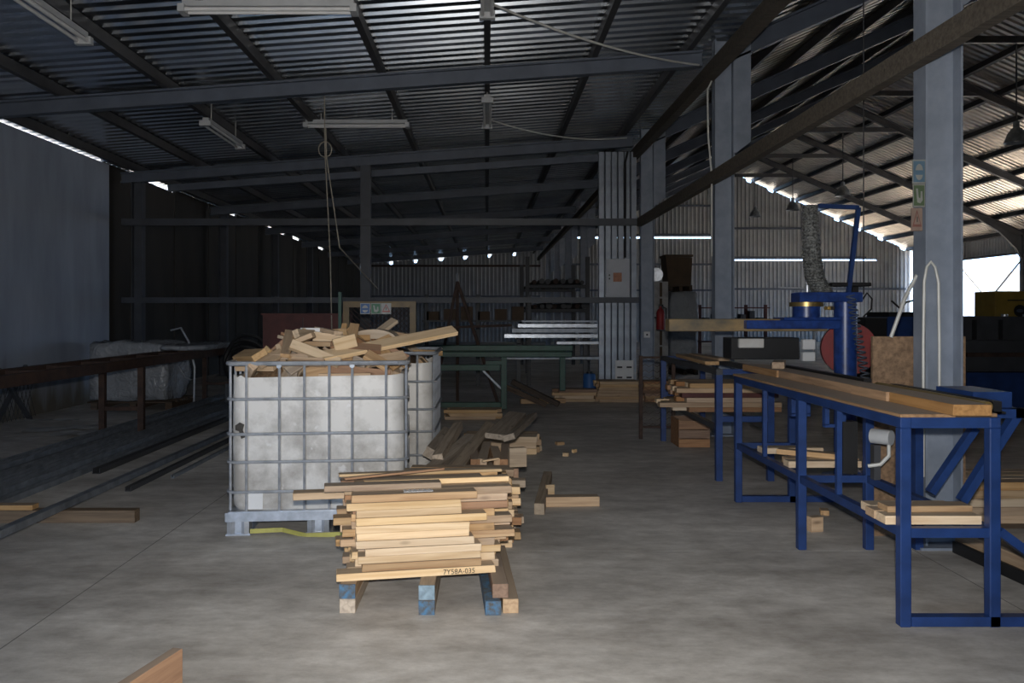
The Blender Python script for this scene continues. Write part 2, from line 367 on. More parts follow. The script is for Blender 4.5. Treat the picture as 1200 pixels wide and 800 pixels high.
# hall roof
pr = rib_profile(YF, YB+.3, .25, .055, (.5, .57, .90))
mb = MB(); sheet(2.75, zh(2.75), XRIDGE, zh(XRIDGE), pr, mb); sheet(XRIDGE, zh(XRIDGE), 22.75, zh(22.75), pr, mb)
hroof = mb.build('ceiling', M['hall_sheet']); tag(hroof, kind='structure')
for k in range(9):
    for sgn in (-1, 1):
        x = XRIDGE+sgn*(.25+k*1.16)
        if sgn > 0 and k == 8: x = XR-.1
        MB().add([(x+a, y, zh(x+a)+c) for y in (YF, YB-.05) for a in (-.04, .04) for c in (-.17, -.01)], BOXF).build('purlin', M['purlin_dark'], hroof)
for y in FR:
    for sgn, nm in ((-1, 'rafter'), (1, 'rafter')):
        xe = 2.99 if sgn < 0 else XR-.1
        mt = M['steel_grey'] if sgn < 0 else M['steel_dark']  # right slope is backlit, its shade put into a darker steel colour
        rb = MB()
        for (u, v, wd) in ((0, .03, .14), (.23, .26, .14), (.02, .24, .016)):
            V = [(x, yy, zh(x)-.44+t) for x in (xe, XRIDGE) for yy in (y-wd/2, y+wd/2) for t in (u, v)]
            rb.add(V, BOXF)
        rb.build('rafter', mt, hroof)
        if sgn > 0:      # curved haunch of the right-hand rafter
            pts = [(XR-.1, zh(XR-.1)-.44), (XR-2.2, zh(XR-2.2)-.44), (XR-1.2, zh(XR-1.2)-.62), (XR-.5, zh(XR-.5)-1.0), (XR-.1, zh(XR-.1)-1.6)]
            MB().prism(pts, 'y', y-.06, y+.06).build('haunch', mt, hroof)
    box('collar_tie', XRIDGE-1.95, XRIDGE+1.95, y-.05, y+.05, zh(XRIDGE)-1.30, zh(XRIDGE)-1.14, M['steel_dark'], hroof)

# near wall behind the camera with its wide gate, the hall part closed
mb = MB(); mb.box(-6.8, 3.0, YF-.1, YF, GH, 4.05); mb.box(-6.8, GX-GW/2, YF-.1, YF, 0, GH); mb.box(GX+GW/2, 3.0, YF-.1, YF, 0, GH)
wf = mb.build('wall_front', M['wall_sheet']); tag(wf, kind='structure')
MB().prism([(2.75, 0), (22.4, 0), (22.4, zh(22.3)), (XRIDGE, zh(XRIDGE)), (2.75, zh(2.8))], 'y', YF-.1, YF).build('gable_sheet', M['wall_sheet'], wf)
MB().prism([(-6.8, 4.05), (3.0, 4.05), (3.0, za(3.0)), (-6.8, za(-6.8))], 'y', YF-.1, YF).build('gate_lintel', M['wall_sheet'], wf)

# left wall: pale plaster first, then dark boards
lw = box('wall_left', XL-.2, XL, YF, 14.42, 0, 4.075, M['plaster']); tag(lw, kind='structure')
lw2 = box('wall_left', XL-.25, XL-.15, 14.42, YB, 0, 3.6, M['panel_dark']); tag(lw2, kind='structure')
y = 14.42; k = 0
while y < YB-.2:
    wd = 1.08; top = 4.13 if k in (0, 2, 4, 5, 7, 9, 11, 12, 14, 16, 18, 20, 22, 24, 25) else 4.13
    box('panel', XL-.15+(.02 if k % 2 else 0), XL-.10+(.02 if k % 2 else 0), y+.006, min(y+wd, YB)-.006, 0, top-(.065 if k in (1, 2, 6, 10, 11, 13, 17) else 0), M['panel_dark'], lw2)
    y += wd; k += 1

# far wall: corrugated sheet with gaps under the roof
def corr_wall(x0, x1, topf, y, mb, botf=lambda x: 0):
    p = .21; pts = []; x = x0
    while x < x1:
        for a, d in ((0, 0), (.5, 0), (.62, -.04), (.88, -.04)):
            if x+p*a < x1: pts.append((x+p*a, d))
        x += p
    pts.append((x1, 0)); n = len(pts)
    V = [(a, y+d, botf(a)) for a, d in pts]+[(a, y+d, topf(a)) for a, d in pts]
    mb.add(V, [(i, i+1, n+i+1, n+i) for i in range(n-1)])
ap = (-5.2, -3.9, -2.6, -1.3, 0, 1.3)
def top_a(x): return za(x)-(.16 if any(abs(x-(q+.12)) < .09 for q in ap) else .0)
hp = [XRIDGE+(.25+k*1.16) for k in range(9)]
def top_h(x):
    if x < XRIDGE+.9: return zh(x)
    return zh(x)-.10-(.12 if any(abs(x-(q-.16)) < .12 for q in hp) else 0)
mb = MB(); corr_wall(-6.8, 2.9, top_a, YB, mb); 
corr_wall(2.9, 12.5, lambda x: 5.48, YB, mb); corr_wall(2.9, 12.5, top_h, YB, mb, lambda x: min(5.56, zh(x)))          # light slits between the sheet rows
corr_wall(12.5, 22.4, lambda x: 4.30, YB, mb); corr_wall(12.5, 22.4, top_h, YB, mb, lambda x: 4.36 if x < 20.6 else 4.30)
bw = mb.build('wall_back', M['wall_sheet']); tag(bw, kind='structure')
for (x0, x1, z) in ((-6.6, 2.8, 4.02), (-6.6, 2.8, 2.4), (3.1, 12.4, 5.66), (3.1, 12.4, 4.1), (3.1, 12.4, 2.73), (3.1, 12.4, 7.2), (12.6, 20.0, 4.46), (12.6, 22.1, 2.8), (12.6, 17.5, 6.0)):
    box('girt', x0, x1, YB-.17, YB-.045, z-.05, z+.05, M['rust'] if (x1 < 3 and z > 3) else M['steel_grey'], bw)  # upper aisle girt browner, the orange light on it put into the colour
for x in (12.5,):
    box('gable_post', x-.12, x+.12, YB-.4, YB-.18, 0, zh(x)-.4, M['steel_dark'], bw)

# right wall with open bays
def corr_wall_y(y0, y1, z0, z1, mb, x=XR):
    p = .21; pts = []; y = y0
    while y < y1:
        for a, d in ((0, 0), (.5, 0), (.62, .04), (.88, .04)):
            if y+p*a < y1: pts.append((y+p*a, d))
        y += p
    pts.append((y1, 0)); n = len(pts)
    mb.add([(x+d, a, z0) for a, d in pts]+[(x+d, a, z1) for a, d in pts], [(i, i+1, n+i+1, n+i) for i in range(n-1)])
mb = MB()
corr_wall_y(YF, FR[3], 0, 4.85, mb); corr_wall_y(FR[5], FR[6], 0, 4.85, mb); corr_wall_y(FR[7], YB-.45, 0, 4.85, mb)
corr_wall_y(FR[3], FR[5], 4.05, 4.85, mb); corr_wall_y(FR[6], FR[7], 4.05, 4.85, mb)
rw = mb.build('wall_right', M['wall_sheet']); tag(rw, kind='structure')
for (a, b) in ((FR[3], FR[4]), (FR[4], FR[5]), (FR[6], FR[7])):
    bar('bay_brace', (XR-.12, a+.15, .4), (XR-.12, b-.15, 3.7), .05, .05, M['steel_dark'], rw)
    bar('bay_brace', (XR-.18, a+.15, 3.7), (XR-.18, b-.15, .4), .05, .05, M['steel_dark'], rw)
    box('bay_lintel', XR-.1, XR-.02, a, b, 3.98, 4.08, M['steel_dark'], rw)

# building across the yard
t = thing('neighbour_building', (39, 58, -.13), 'pale low building outside the open bay of the hall', 'building')
box('wall', 33.9, 46, 56, 62, -.13, 4.2, M['pale_building'], t)
for k in range(12): box('wall_rib', 34.1+k*.55, 34.16+k*.55, 55.95, 56.0, 0, 4.1, M['pale_building'], t)
box('roof_edge', 33.7, 46.2, 55.8, 62.2, 4.2, 4.4, M['white'], t)

# ------------------------------------------------------------------ steel columns
def column(x, y, top, label, mat, group, w_=.235, d_=.15, haunch=None):
    t = thing('steel_column', (x, y, 0), label, 'column', group)
    h = w_/2
    box('flange', x-h, x-h+.014, y-d_/2, y+d_/2, .015, top, mat, t)
    box('flange', x+h-.014, x+h, y-d_/2, y+d_/2, .015, top, mat, t)
    box('web', x-h+.014, x+h-.014, y-.006+.02, y+.006+.02, .015, top, mat, t)
    box('base_plate', x-h-.06, x+h+.06, y-d_/2-.06, y+d_/2+.06, 0, .015, mat, t)
    if haunch:
        z0 = haunch
        MB().prism([(x+h, z0), (x+h+.02, z0), (x+h+.20, z0+.14), (x+h+.20, top), (x+h, top)], 'y', y-.07, y+.07).build('haunch', mat, t)
    return t
cl = ['grey steel column behind the blue bench with signs taped on its edge',
      'grey steel column behind the pale saw arm with a white cable hanging beside it',
      'grey steel column next to the shiny zinc duct panel with a small white switch',
      'steel column just left of the zinc duct panel in the dark',
      'second steel column left of the zinc duct panel in the dark',
      'third steel column left of the zinc duct panel in the dark',
      'seventh steel column of the dark row between aisle and hall',
      'farthest steel column of the dark row between aisle and hall']
COLS = [column(XC, y, 4.80, cl[k], M['steel_column'], 'columns between aisle and hall', haunch=3.42) for k, y in enumerate(FR)]
ll = ['grey steel column in front of the dark boarded left wall, nearest one', 'second steel column along the dark boarded left wall',
      'third steel column along the dark boarded left wall', 'fourth steel column along the dark boarded left wall']
for k in range(2, 6): column(-6.28, FR[k], za(-6.28)-.33, ll[k-2], M['frame_steel'], 'columns along the left wall', w_=.19, d_=.16)
rl = ['dark steel column of the right wall at the near side of the bright open bay', 'dark steel column of the right wall at the far side of the bright open bay']
for k in (6, 7): column(XR-.15, FR[k], 4.75, rl[k-6], M['steel_dark'], 'columns of the right wall', w_=.26, d_=.2)

# timber rail along the columns and the partition frame of the aisle
bmn = MB().box(2.66, 2.745, 2.2, 14.7, 3.03, 3.17).build('timber_rail', M['timber_beam'])
tag(bmn, 'long weathered timber rail fixed along the front of the column row', 'beam')
YP = 14.72
t = thing('partition_frame', (-1.9, YP, 0), 'grey steel frame of rails and a post across the dark aisle', 'frame')
box('rail', -6.5, 2.7, YP-.05, YP+.05, 3.05, 3.17, M['frame_steel'], t)
box('rail', -6.5, 2.7, YP-.05, YP+.05, 1.67, 1.77, M['frame_steel'], t)
box('post', -2.27, -2.09, YP+.055, YP+.2, 0, za(-2.18)-.33, M['frame_steel'], t)

# ------------------------------------------------------------------ ceiling lamps
def tube_lamp(c, along, L, label, hook=True):
    t = thing('fluorescent_lamp', c, label, 'lamp', 'fluorescent tube lamps under the aisle roof')
    x, y, z = c
    def bx(n, a0, a1, w0, w1, z0, z1, m):
        if along == 'x': return box(n, x+a0, x+a1, y+w0, y+w1, z+z0, z+z1, m, t)
        return box(n, x+w0, x+w1, y+a0, y+a1, z+z0, z+z1, m, t)
    bx('housing', -L/2, L/2, -.04, .04, .02, .075, M['lamp_white'])
    for s in (-1, 1): bx('end_cap', s*L/2-.03, s*L/2+.03, -.075, .075, -.04, .03, M['lamp_white'])
    for s in (-1, 1):
        if along == 'x': MB().cyl((x-L/2+.03, y+s*.045, z-.012), (x+L/2-.03, y+s*.045, z-.012), .017, 8).build('tube', M['white'], t, True)
        else: MB().cyl((x+s*.045, y-L/2+.03, z-.012), (x+s*.045, y+L/2-.03, z-.012), .017, 8).build('tube', M['white'], t, True)
    for s in (-.35, .35):
        zt = za(x+(s*L if along == 'x' else 0))-.005
        p = (x+s*L, y, z+.075) if along == 'x' else (x, y+s*L, z+.075)
        MB().cyl(p, (p[0], p[1], zt), .006, 6).build('hanger', M['cable_white'], t)
tube_lamp((PX(315, 7.5), 7.5, 4.235), 'x', 1.55, 'white twin tube lamp at the top edge of the picture, largest of the lamps')
tube_lamp((PX(418, 12.2), 12.2, 4.26), 'x', 1.50, 'white tube lamp hung crosswise above the rope in the aisle middle')
tube_lamp((-3.76, 6.9, 4.02), 'y', 1.6, 'tube lamp running lengthwise in the upper left corner of the picture')
tube_lamp((-3.76, 11.8, 4.02), 'y', 1.55, 'small lengthwise tube lamp between the left beams')
tube_lamp((0.0, 7.15, 4.33), 'y', 1.5, 'tube lamp seen end-on under the middle purlin, at the top edge')
tube_lamp((0.0, 11.8, 4.33), 'y', 1.55, 'tube lamp seen end-on under the middle purlin, beyond the first beam')

# hall pendants
for k, (y, z, lab) in enumerate(((FR[3], 5.55, 'bell-shaped pendant lamp at the right edge, largest of the four'), (FR[5], 5.65, 'bell-shaped pendant lamp left of the taped column signs'),
                    (FR[6], 5.75, 'small pendant lamp above the speckled dust hose'), (FR[7], 6.05, 'smallest and farthest pendant lamp in front of the far sheet wall'))):
    t = thing('pendant_lamp', (XRIDGE, y, z), lab, 'lamp', 'pendant lamps under the hall ridge')
    MB().lathe((XRIDGE, y, z), [(.27, 0), (.26, .03), (.20, .20), (.11, .34), (.07, .36), (.07, .50), (0, .52)], 18).build('shade', M['zinc_dull'], t, True)
    MB().lathe((XRIDGE, y, z), [(0, .02), (.09, .06), (.11, .14), (.05, .3)], 12).build('bulb', M['lamp_white'], t, True)
    MB().cyl((XRIDGE, y, z+.5), (XRIDGE, y, zh(XRIDGE)-1.31), .018, 6).build('rod', M['steel_dark'], t)

# ceiling cable and ropes
def sag(p, q, s, n=14):
    p = Vector(p); q = Vector(q)
    return [p.lerp(q, i/n)-Vector((0, 0, 4*s*(i/n)*(1-i/n))) for i in range(n+1)]
c = MB().path(sag((PX(560, 8.2), 7.8, 4.46), (2.55, 9.95, 4.47), .10), .012, 6).build('ceiling_cable', M['cable_white'], smooth=True)
tag(c, 'thin cable sagging under the roof sheets towards the column top', 'cable')
c = MB().path(sag((0.0, 12.6, 4.45), (2.4, 14.2, 4.5), .13), .012, 6).build('ceiling_cable', M['cable_white'], smooth=True)
tag(c, 'dark sagging cable behind the first roof beam', 'cable')
YR = 10.6
t = thing('hanging_rope', (PX(388, YR), YR, 1.3), 'thin double rope with a loop hanging from the roof above the white tank', 'rope')
xr = PX(380, YR)
MB().path([(xr, YR, za(xr)-.13), (xr+.01, YR, PZ(180, YR)), (PX(387, YR), YR, PZ(300, YR)), (PX(389, YR), YR, PZ(394, YR))], .008).build('strand', M['rope'], t, True)
MB().path([(xr+.02, YR, PZ(150, YR)), (xr+.03, YR, PZ(185, YR)), (PX(398, YR), YR, PZ(290, YR)), (PX(424, YR), YR+1.5, PZ(338, YR+1.5))], .008).build('strand', M['rope'], t, True)
MB().path([(PX(381, YR)+.085*math.cos(a), YR, PZ(175, YR)+.10*math.sin(a)) for a in [k*.45 for k in range(16)]], .007).build('loop', M['rope'], t, True)
c = MB().path([(PX(834, 9.9), 9.9, PZ(95, 9.9)), (PX(829, 9.9), 9.9, PZ(105, 9.9)), (PX(830, 9.9), 9.9, PZ(160, 9.9)), (PX(834, 9.9), 9.9, PZ(205, 9.9)), (PX(834, 9.92), 9.92, PZ(300, 9.92))], .011).build('column_cable', M['cable_white'], smooth=True)
tag(c, 'white cable hanging down the edge of the second column', 'cable')
c = MB().path([(PX(1012, 8), 8, zh(PX(1012, 8))-.02), (PX(1012, 8), 8, PZ(345, 8))], .006).build('hanging_chain', M['steel_dark'])
tag(c, 'thin dark cord hanging from the hall roof above the saw', 'rope')

# settled poses of the offcuts: length, width, thickness, x, y, z, rotation
HEAP_A = [[0.18,0.091,0.028,-0.138,0.057,1.255,0,0,0.068],
 [0.42,0.083,0.028,-0.42,0.134,1.173,-0.623,0.413,2.246],
 [0.42,0.061,0.028,0.301,0.086,1.24,0.475,0.572,0.74],
 [0.42,0.117,0.022,-0.172,-0.303,1.103,-0.404,0.761,-2.126],
 [0.25,0.1,0.045,-0.089,0.277,1.233,-0.591,-0.878,-0.853],
 [0.14,0.053,0.045,-0.532,0.409,1.035,-1.561,-1.031,1.559],
 [0.3,0.108,0.035,-0.002,-0.122,1.258,0,0,-0.463],
 [0.14,0.11,0.028,0.394,-0.153,1.124,-0.818,0.361,-1.251],
 [0.42,0.055,0.028,-0.462,0.021,1.061,-1.788,0.473,-2.01],
 [0.42,0.053,0.035,-0.011,0.422,1.009,0.524,0.007,0.004],
 [0.14,0.055,0.022,0.393,0.263,1.12,-0.841,-0.286,-1.818],
 [0.35,0.111,0.022,0.103,0.277,1.21,0.171,-1.003,-1.773],
 [0.18,0.116,0.045,0.537,0.072,1.076,-3.129,-0.52,-0.025],
 [0.3,0.072,0.045,0.167,0.129,1.279,0.561,3.142,0.063],
 [0.35,0.114,0.035,0.171,-0.438,1.012,1.571,-0.003,0],
 [0.22,0.094,0.035,0.289,-0.11,1.254,0.272,-0.462,2.583],
 [0.3,0.068,0.045,-0.531,0.116,0.997,1.561,-0.005,1.566],
 [0.3,0.066,0.035,-0.179,-0.341,1.103,0.045,-2.3,-1.631],
 [0.22,0.116,0.028,-0.104,0.367,1.159,0.852,-0.649,-2.671],
 [0.3,0.082,0.028,0.26,-0.311,1.098,0.664,0.564,-0.599],
 [0.3,0.063,0.035,-0.442,0.264,1.099,2.529,-0.74,-0.706],
 [0.25,0.07,0.035,0.036,0.016,1.293,1.595,0.137,0.136],
 [0.25,0.061,0.022,-0.121,0.153,1.252,0,0,2.969],
 [0.18,0.11,0.035,-0.379,-0.15,1.147,-0.248,0.85,2.817],
 [0.18,0.113,0.045,-0.021,-0.375,1.058,-1.055,0.169,-2.989],
 [0.3,0.083,0.022,-0.113,-0.33,1.148,0.773,-0.455,0.711],
 [0.42,0.069,0.028,0.27,-0.391,1.072,-2.082,0.111,-0],
 [0.14,0.059,0.022,0.005,-0.27,1.139,-0.441,-2.398,-0.962],
 [0.18,0.072,0.035,-0.145,-0.159,1.29,-0.018,-0.373,-0.259],
 [0.42,0.099,0.045,0.467,0.01,1.126,0.384,-0.412,1.736],
 [0.3,0.055,0.045,-0.468,-0.388,1.067,2.262,-0.425,-1.23],
 [0.3,0.105,0.022,0.472,-0.075,1.157,-0.258,0.529,-0.339],
 [0.14,0.115,0.022,0.019,0.429,1.107,-0.085,2.527,0.271],
 [0.35,0.067,0.045,-0.394,-0.058,1.178,0.306,-0.673,-0.299],
 [0.25,0.085,0.045,0.337,0.304,1.206,-0.723,-2.591,1.034],
 [0.3,0.098,0.028,0.409,0.279,1.164,-0.941,-2.438,0.89],
 [0.3,0.072,0.028,0.052,-0.347,1.145,0.486,-2.871,0.085],
 [0.18,0.083,0.022,0.468,-0.159,1.147,-0.719,-2.411,-0.56],
 [0.14,0.083,0.028,0.16,0.381,1.175,-0.539,2.976,-0.83],
 [0.22,0.067,0.028,0.216,-0.299,1.154,0.786,0.342,-0.323],
 [0.14,0.112,0.022,0.077,-0.297,1.178,2.478,0.494,-0.501],
 [0.35,0.076,0.035,0.444,-0.256,1.155,-0.884,0.094,-2.41],
 [0.22,0.058,0.035,-0.27,-0.28,1.173,-2.015,-0.674,1.99],
 [0.35,0.071,0.028,0.016,0.057,1.346,-0.117,0.074,-1.047],
 [0.18,0.082,0.035,0.505,0.223,1.036,2.242,-0.14,1.689],
 [0.3,0.102,0.035,-0.428,-0.313,1.115,-0.369,3.125,-0.398],
 [0.22,0.067,0.035,0.226,0.384,1.126,-0.137,2.631,-0.648],
 [0.14,0.063,0.028,-0.145,-0.39,1.159,2.606,0.059,0.239],
 [0.3,0.06,0.045,-0.142,-0.042,1.325,-1.195,-0.047,-1.882],
 [0.22,0.105,0.022,-0.066,-0.441,1.147,0.53,-3.097,-0.091],
 [0.3,0.072,0.045,0.165,0.422,1.146,-0.257,2.64,-0.035],
 [0.42,0.064,0.028,-0.233,-0.278,1.268,-0.132,0.378,-1.507],
 [0.14,0.052,0.022,-0.517,0.054,1.051,0.427,0.285,1.018],
 [0.14,0.103,0.022,-0.263,-0.009,1.295,-0.002,-0.217,3.06],
 [0.22,0.085,0.022,-0.323,-0.427,1.17,-2.736,-0.399,0.754],
 [0.42,0.07,0.022,0.198,-0.195,1.273,0.156,-2.518,-1.662],
 [0.14,0.069,0.022,-0.358,-0.332,1.18,-0.356,-3.04,-0.709],
 [0.22,0.079,0.022,-0.218,0.017,1.309,-2.918,0.146,0.915],
 [0.25,0.069,0.022,-0.457,-0.111,1.13,-0.727,2.2,-0.049],
 [0.18,0.095,0.028,0.387,-0.374,1.151,-0.524,-0.528,3.037],
 [0.42,0.105,0.045,-0.482,-0.316,1.187,-2.633,-0.053,-1.07],
 [0.18,0.103,0.035,0.52,-0.011,1.19,-0.075,0.45,0.051],
 [0.18,0.072,0.028,-0.535,-0.127,1.125,-0.319,-2.77,-0.78],
 [0.3,0.051,0.022,0.361,-0.19,1.257,-0.575,0.345,-2.525],
 [0.35,0.072,0.035,0.237,-0.286,1.237,-0.635,-0.086,-3.085],
 [0.35,0.067,0.045,-0.028,-0.41,1.202,-2.111,0.382,0.036],
 [0.22,0.057,0.022,-0.4,0.35,1.094,0.361,-0.969,-2]]
HEAP_B = [[0.18,0.076,0.045,-0.51,0.282,1.019,-2.574,0.006,1.576],
 [0.18,0.078,0.022,-0.04,-0.063,1.212,-0,-0,-1.202],
 [0.14,0.084,0.022,0.195,0.006,1.212,-0,0,-1.859],
 [0.35,0.068,0.022,-0.055,0.344,1.083,-0.002,0.946,1.569],
 [0.14,0.085,0.028,0.287,-0.387,1.005,-0.537,-0.583,2.395],
 [0.18,0.06,0.045,0.272,0.419,1.07,2.181,-0.31,0.412],
 [0.18,0.061,0.022,0.121,-0.156,1.212,0,-0,-2.905],
 [0.3,0.064,0.028,-0.142,-0.125,1.215,-0,0,-0.68],
 [0.35,0.088,0.035,-0.228,-0.395,1.117,-0.339,3.099,-0.571],
 [0.25,0.071,0.045,-0.541,-0.155,1.083,2.161,-0.605,-1.935],
 [0.25,0.113,0.028,-0.094,-0.062,1.241,0.028,0.029,1.66],
 [0.14,0.052,0.022,0.495,-0.237,0.991,-0.174,0.791,-0.242],
 [0.18,0.119,0.022,-0.213,0.335,1.095,2.567,0.799,0.836],
 [0.22,0.075,0.035,-0.531,0.141,1.069,-1.424,-1.76,1.239],
 [0.42,0.103,0.028,-0.343,0.435,1.008,-1.572,-3.107,0.027],
 [0.3,0.101,0.045,0.096,0.155,1.236,-0.266,-0,0.438],
 [0.14,0.058,0.022,0.205,0.131,1.212,0,0,-2.714],
 [0.14,0.119,0.028,0.087,-0.085,1.229,0.04,0.172,2.037],
 [0.22,0.093,0.022,-0.009,0.444,1.024,1.571,0.289,0],
 [0.3,0.079,0.035,0.435,0.211,1.063,-0.312,-0.755,-2.702],
 [0.22,0.105,0.035,0.167,-0.278,1.116,-0.699,0.356,-2.748],
 [0.22,0.064,0.045,0.212,0.096,1.245,-0,0,-2.79],
 [0.42,0.097,0.035,0.141,-0.433,1.035,1.724,-0.111,-0.017],
 [0.22,0.106,0.035,-0.325,0.082,1.177,-0.679,2.669,-1.058],
 [0.22,0.115,0.022,-0.316,-0.115,1.177,0.71,-0.42,-1.128],
 [0.3,0.105,0.028,-0.289,-0.33,1.172,-0.218,-0.265,0.963],
 [0.14,0.087,0.022,-0.02,0.105,1.269,-0.261,-0.052,0.246],
 [0.18,0.059,0.045,-0.494,-0.174,1.111,-2.857,0.916,0.837],
 [0.25,0.09,0.035,-0.078,0.182,1.247,-0.856,-0.01,0.239],
 [0.25,0.059,0.045,-0.438,-0.068,1.067,2.375,0.277,1.848],
 [0.18,0.095,0.045,-0.136,-0.345,1.146,-1.507,-2.059,0.17],
 [0.14,0.085,0.045,-0.448,-0.287,1.147,3.057,-0.053,1.455],
 [0.25,0.066,0.022,0.379,0.046,1.146,1.327,-0.478,-2.092],
 [0.14,0.07,0.045,-0.147,-0.017,1.29,1.563,0.031,0.929],
 [0.22,0.087,0.022,0.264,-0.056,1.227,0.061,-0.152,2.473],
 [0.3,0.108,0.045,0.5,0.103,1.117,3.073,0.08,0.965],
 [0.3,0.114,0.035,-0.069,0.34,1.176,-0.613,-0.423,-0.547],
 [0.18,0.051,0.022,0.142,0.428,1.045,-1.665,-0.437,0.203],
 [0.3,0.057,0.028,-0.471,0.135,1.082,-2.294,-0.166,1.12],
 [0.35,0.114,0.022,-0.339,0.124,1.206,-0.747,-0.032,1.465],
 [0.25,0.102,0.035,-0.073,0.385,1.075,0.945,-0.046,-3.108],
 [0.35,0.109,0.022,-0.373,-0.1,1.149,-0.766,0.277,1.848],
 [0.3,0.067,0.028,0.14,0.035,1.282,-3.105,0.175,-1.01],
 [0.18,0.104,0.028,-0.468,0.015,1.104,-2.368,0.197,-1.994],
 [0.14,0.085,0.022,0.021,-0.308,1.112,-0.845,2.56,0.048],
 [0.22,0.106,0.035,0.467,-0.045,1.029,2.337,-0.024,-1.594],
 [0.14,0.1,0.028,-0.386,-0.4,1.082,2.748,-0.033,-0.803],
 [0.35,0.071,0.028,0.247,0.038,1.294,0.141,0.171,0.351],
 [0.22,0.109,0.028,0.108,-0.106,1.276,-2.997,-0.127,-0.559],
 [0.25,0.101,0.045,-0.063,-0.135,1.304,0.024,-2.758,-0.628]]
# ------------------------------------------------------------------ caged tanks full of offcuts
def rrect(x0, x1, y0, y1, z, r=.06, n=4):
    out = []
    for cx, cy, a0 in ((x1-r, y0+r, -90), (x1-r, y1-r, 0), (x0+r, y1-r, 90), (x0+r, y0+r, 180)):
        out += [(cx+r*math.cos(math.radians(a0+90*k/n)), cy+r*math.sin(math.radians(a0+90*k/n)), z) for k in range(n+1)]
    return out
def tank(x0, y0, label):
    x1, y1 = x0+1.2, y0+1.0
    t = thing('caged_tank', ((x0+x1)/2, (y0+y1)/2, 0), label, 'tank', 'white caged tanks full of wood offcuts')
    # plastic body, sawn open at the top, inner and outer wall
    R_ = random.Random(5)
    lev = [(.15, .05), (.19, .03), (.23, .026), (.60, .022), (1.0, .026)]
    rings = [rrect(x0+i, x1-i, y0+i, y1-i, z, .09, 5) for z, i in lev]
    n = len(rings[0]); jag = [R_.uniform(-.012, .012) for _ in range(n)]
    topo = [(p[0], p[1], 1.055+jag[k]) for k, p in enumerate(rrect(x0+.026, x1-.026, y0+.026, y1-.026, 0, .09, 5))]
    topi = [(p[0], p[1], 1.055+jag[k]) for k, p in enumerate(rrect(x0+.034, x1-.034, y0+.034, y1-.034, 0, .085, 5))]
    boti = rrect(x0+.06, x1-.06, y0+.06, y1-.06, .2, .08, 5)
    rings += [topo, topi, boti]
    mb = MB(); V = [p for r in rings for p in r]
    f = [(i*n+k, i*n+(k+1) % n, (i+1)*n+(k+1) % n, (i+1)*n+k) for i in range(len(rings)-1) for k in range(n)]
    f += [tuple(range(n))[::-1], tuple(range((len(rings)-1)*n, len(rings)*n))]
    mb.add(V, f).build('tank_body', M['tank_skin'], t, True)
    cg = bpy.data.objects.new('cage', None); COL.objects.link(cg); cg.parent = t; WL[cg.name] = WL[t.name].copy()
    for k, z in enumerate((1.142, .905, .673, .487, .289)):
        pts = rrect(x0, x1, y0, y1, z, .07, 4)
        MB().path(pts+pts[:1], .016 if k == 0 else .0105, 8).build('cage_ring', M['cage_zinc'], cg, True)
    for px in (288, 326, 355, 384, 411, 451):
        x = x0+(px-265)/212*1.2
        for yy in (y0+.012, y1-.012): MB().cyl((x, yy, .13), (x, yy, 1.14), .0095, 8).build('cage_bar', M['cage_zinc'], cg, True)
    for k in range(6):
        y = y0+.08+k*.168
        for xx in (x0+.012, x1-.012): MB().cyl((xx, y, .13), (xx, y, 1.14), .0095, 8).build('cage_bar', M['cage_zinc'], cg, True)
    for px in (326, 411):
        x = x0+(px-265)/212*1.2
        MB().cyl((x, y0-.012, 1.125), (x, y0+.0, 1.125), .017, 10).build('cage_bolt', M['zinc_dull'], cg)
    # steel pallet
    pl = bpy.data.objects.new('pallet', None); COL.objects.link(pl); pl.parent = t; WL[pl.name] = WL[t.name].copy()
    MB().prism([(x0, .135), (x1, .135), (x1, .15), (x1-.02, .16), (x0+.02, .16), (x0, .15)], 'y', y0, y1).build('pallet_deck', M['zinc'], pl)
    box('pallet_rim', x0-.005, x1+.005, y0-.008, y0, .095, .155, M['zinc'], pl)
    for cx in (x0+.075, (x0+x1)/2, x1-.075):
        for cy in (y0+.07, (y0+y1)/2, y1-.07):
            w2 = .072
            MB().prism([(cx-w2, cy-.06), (cx-w2*.6, cy-.07), (cx-w2*.3, cy-.05), (cx+w2*.3, cy-.05), (cx+w2*.6, cy-.07), (cx+w2, cy-.06), (cx+w2, cy+.06), (cx-w2, cy+.06)], 'z', .012, .135).build('pallet_foot', M['zinc'], pl)
        box('pallet_runner', cx-.08, cx+.08, y0+.005, y1-.005, 0, .012, M['zinc'], pl)
    return t
TX, TY = -1.73, 5.47
YAWT = math.radians(5.5)
t1 = tank(TX, TY, 'white plastic tank in a steel cage in front, heaped with wood offcuts')
cf = Vector((TX, TY))+Matrix.Rotation(YAWT, 2)@Vector((.6, .5))       # centre, turned about the front left corner
sx_, sz_ = TX+.085, .70
MB().prism([(sx_-.03, sz_+.03), (sx_+.0, sz_+.05), (sx_+.03, sz_+.035), (sx_+.02, sz_+.0), (sx_+.035, sz_-.05), (sx_+.01, sz_-.06), (sx_-.005, sz_-.01), (sx_-.03, sz_+.0)], 'y', TY+.019, TY+.022).build('dark_stain', M['stain'], t1)
box('pale_label', TX+.14, TX+.235, TY+.0195, TY+.022, .17, .285, M['white'], t1)
t1.location = (cf.x, cf.y, 0); t1.rotation_euler = (0, 0, YAWT)
TX2, TY2 = -1.64, 6.92
tank(TX2, TY2, 'second white caged tank standing behind the front tank')
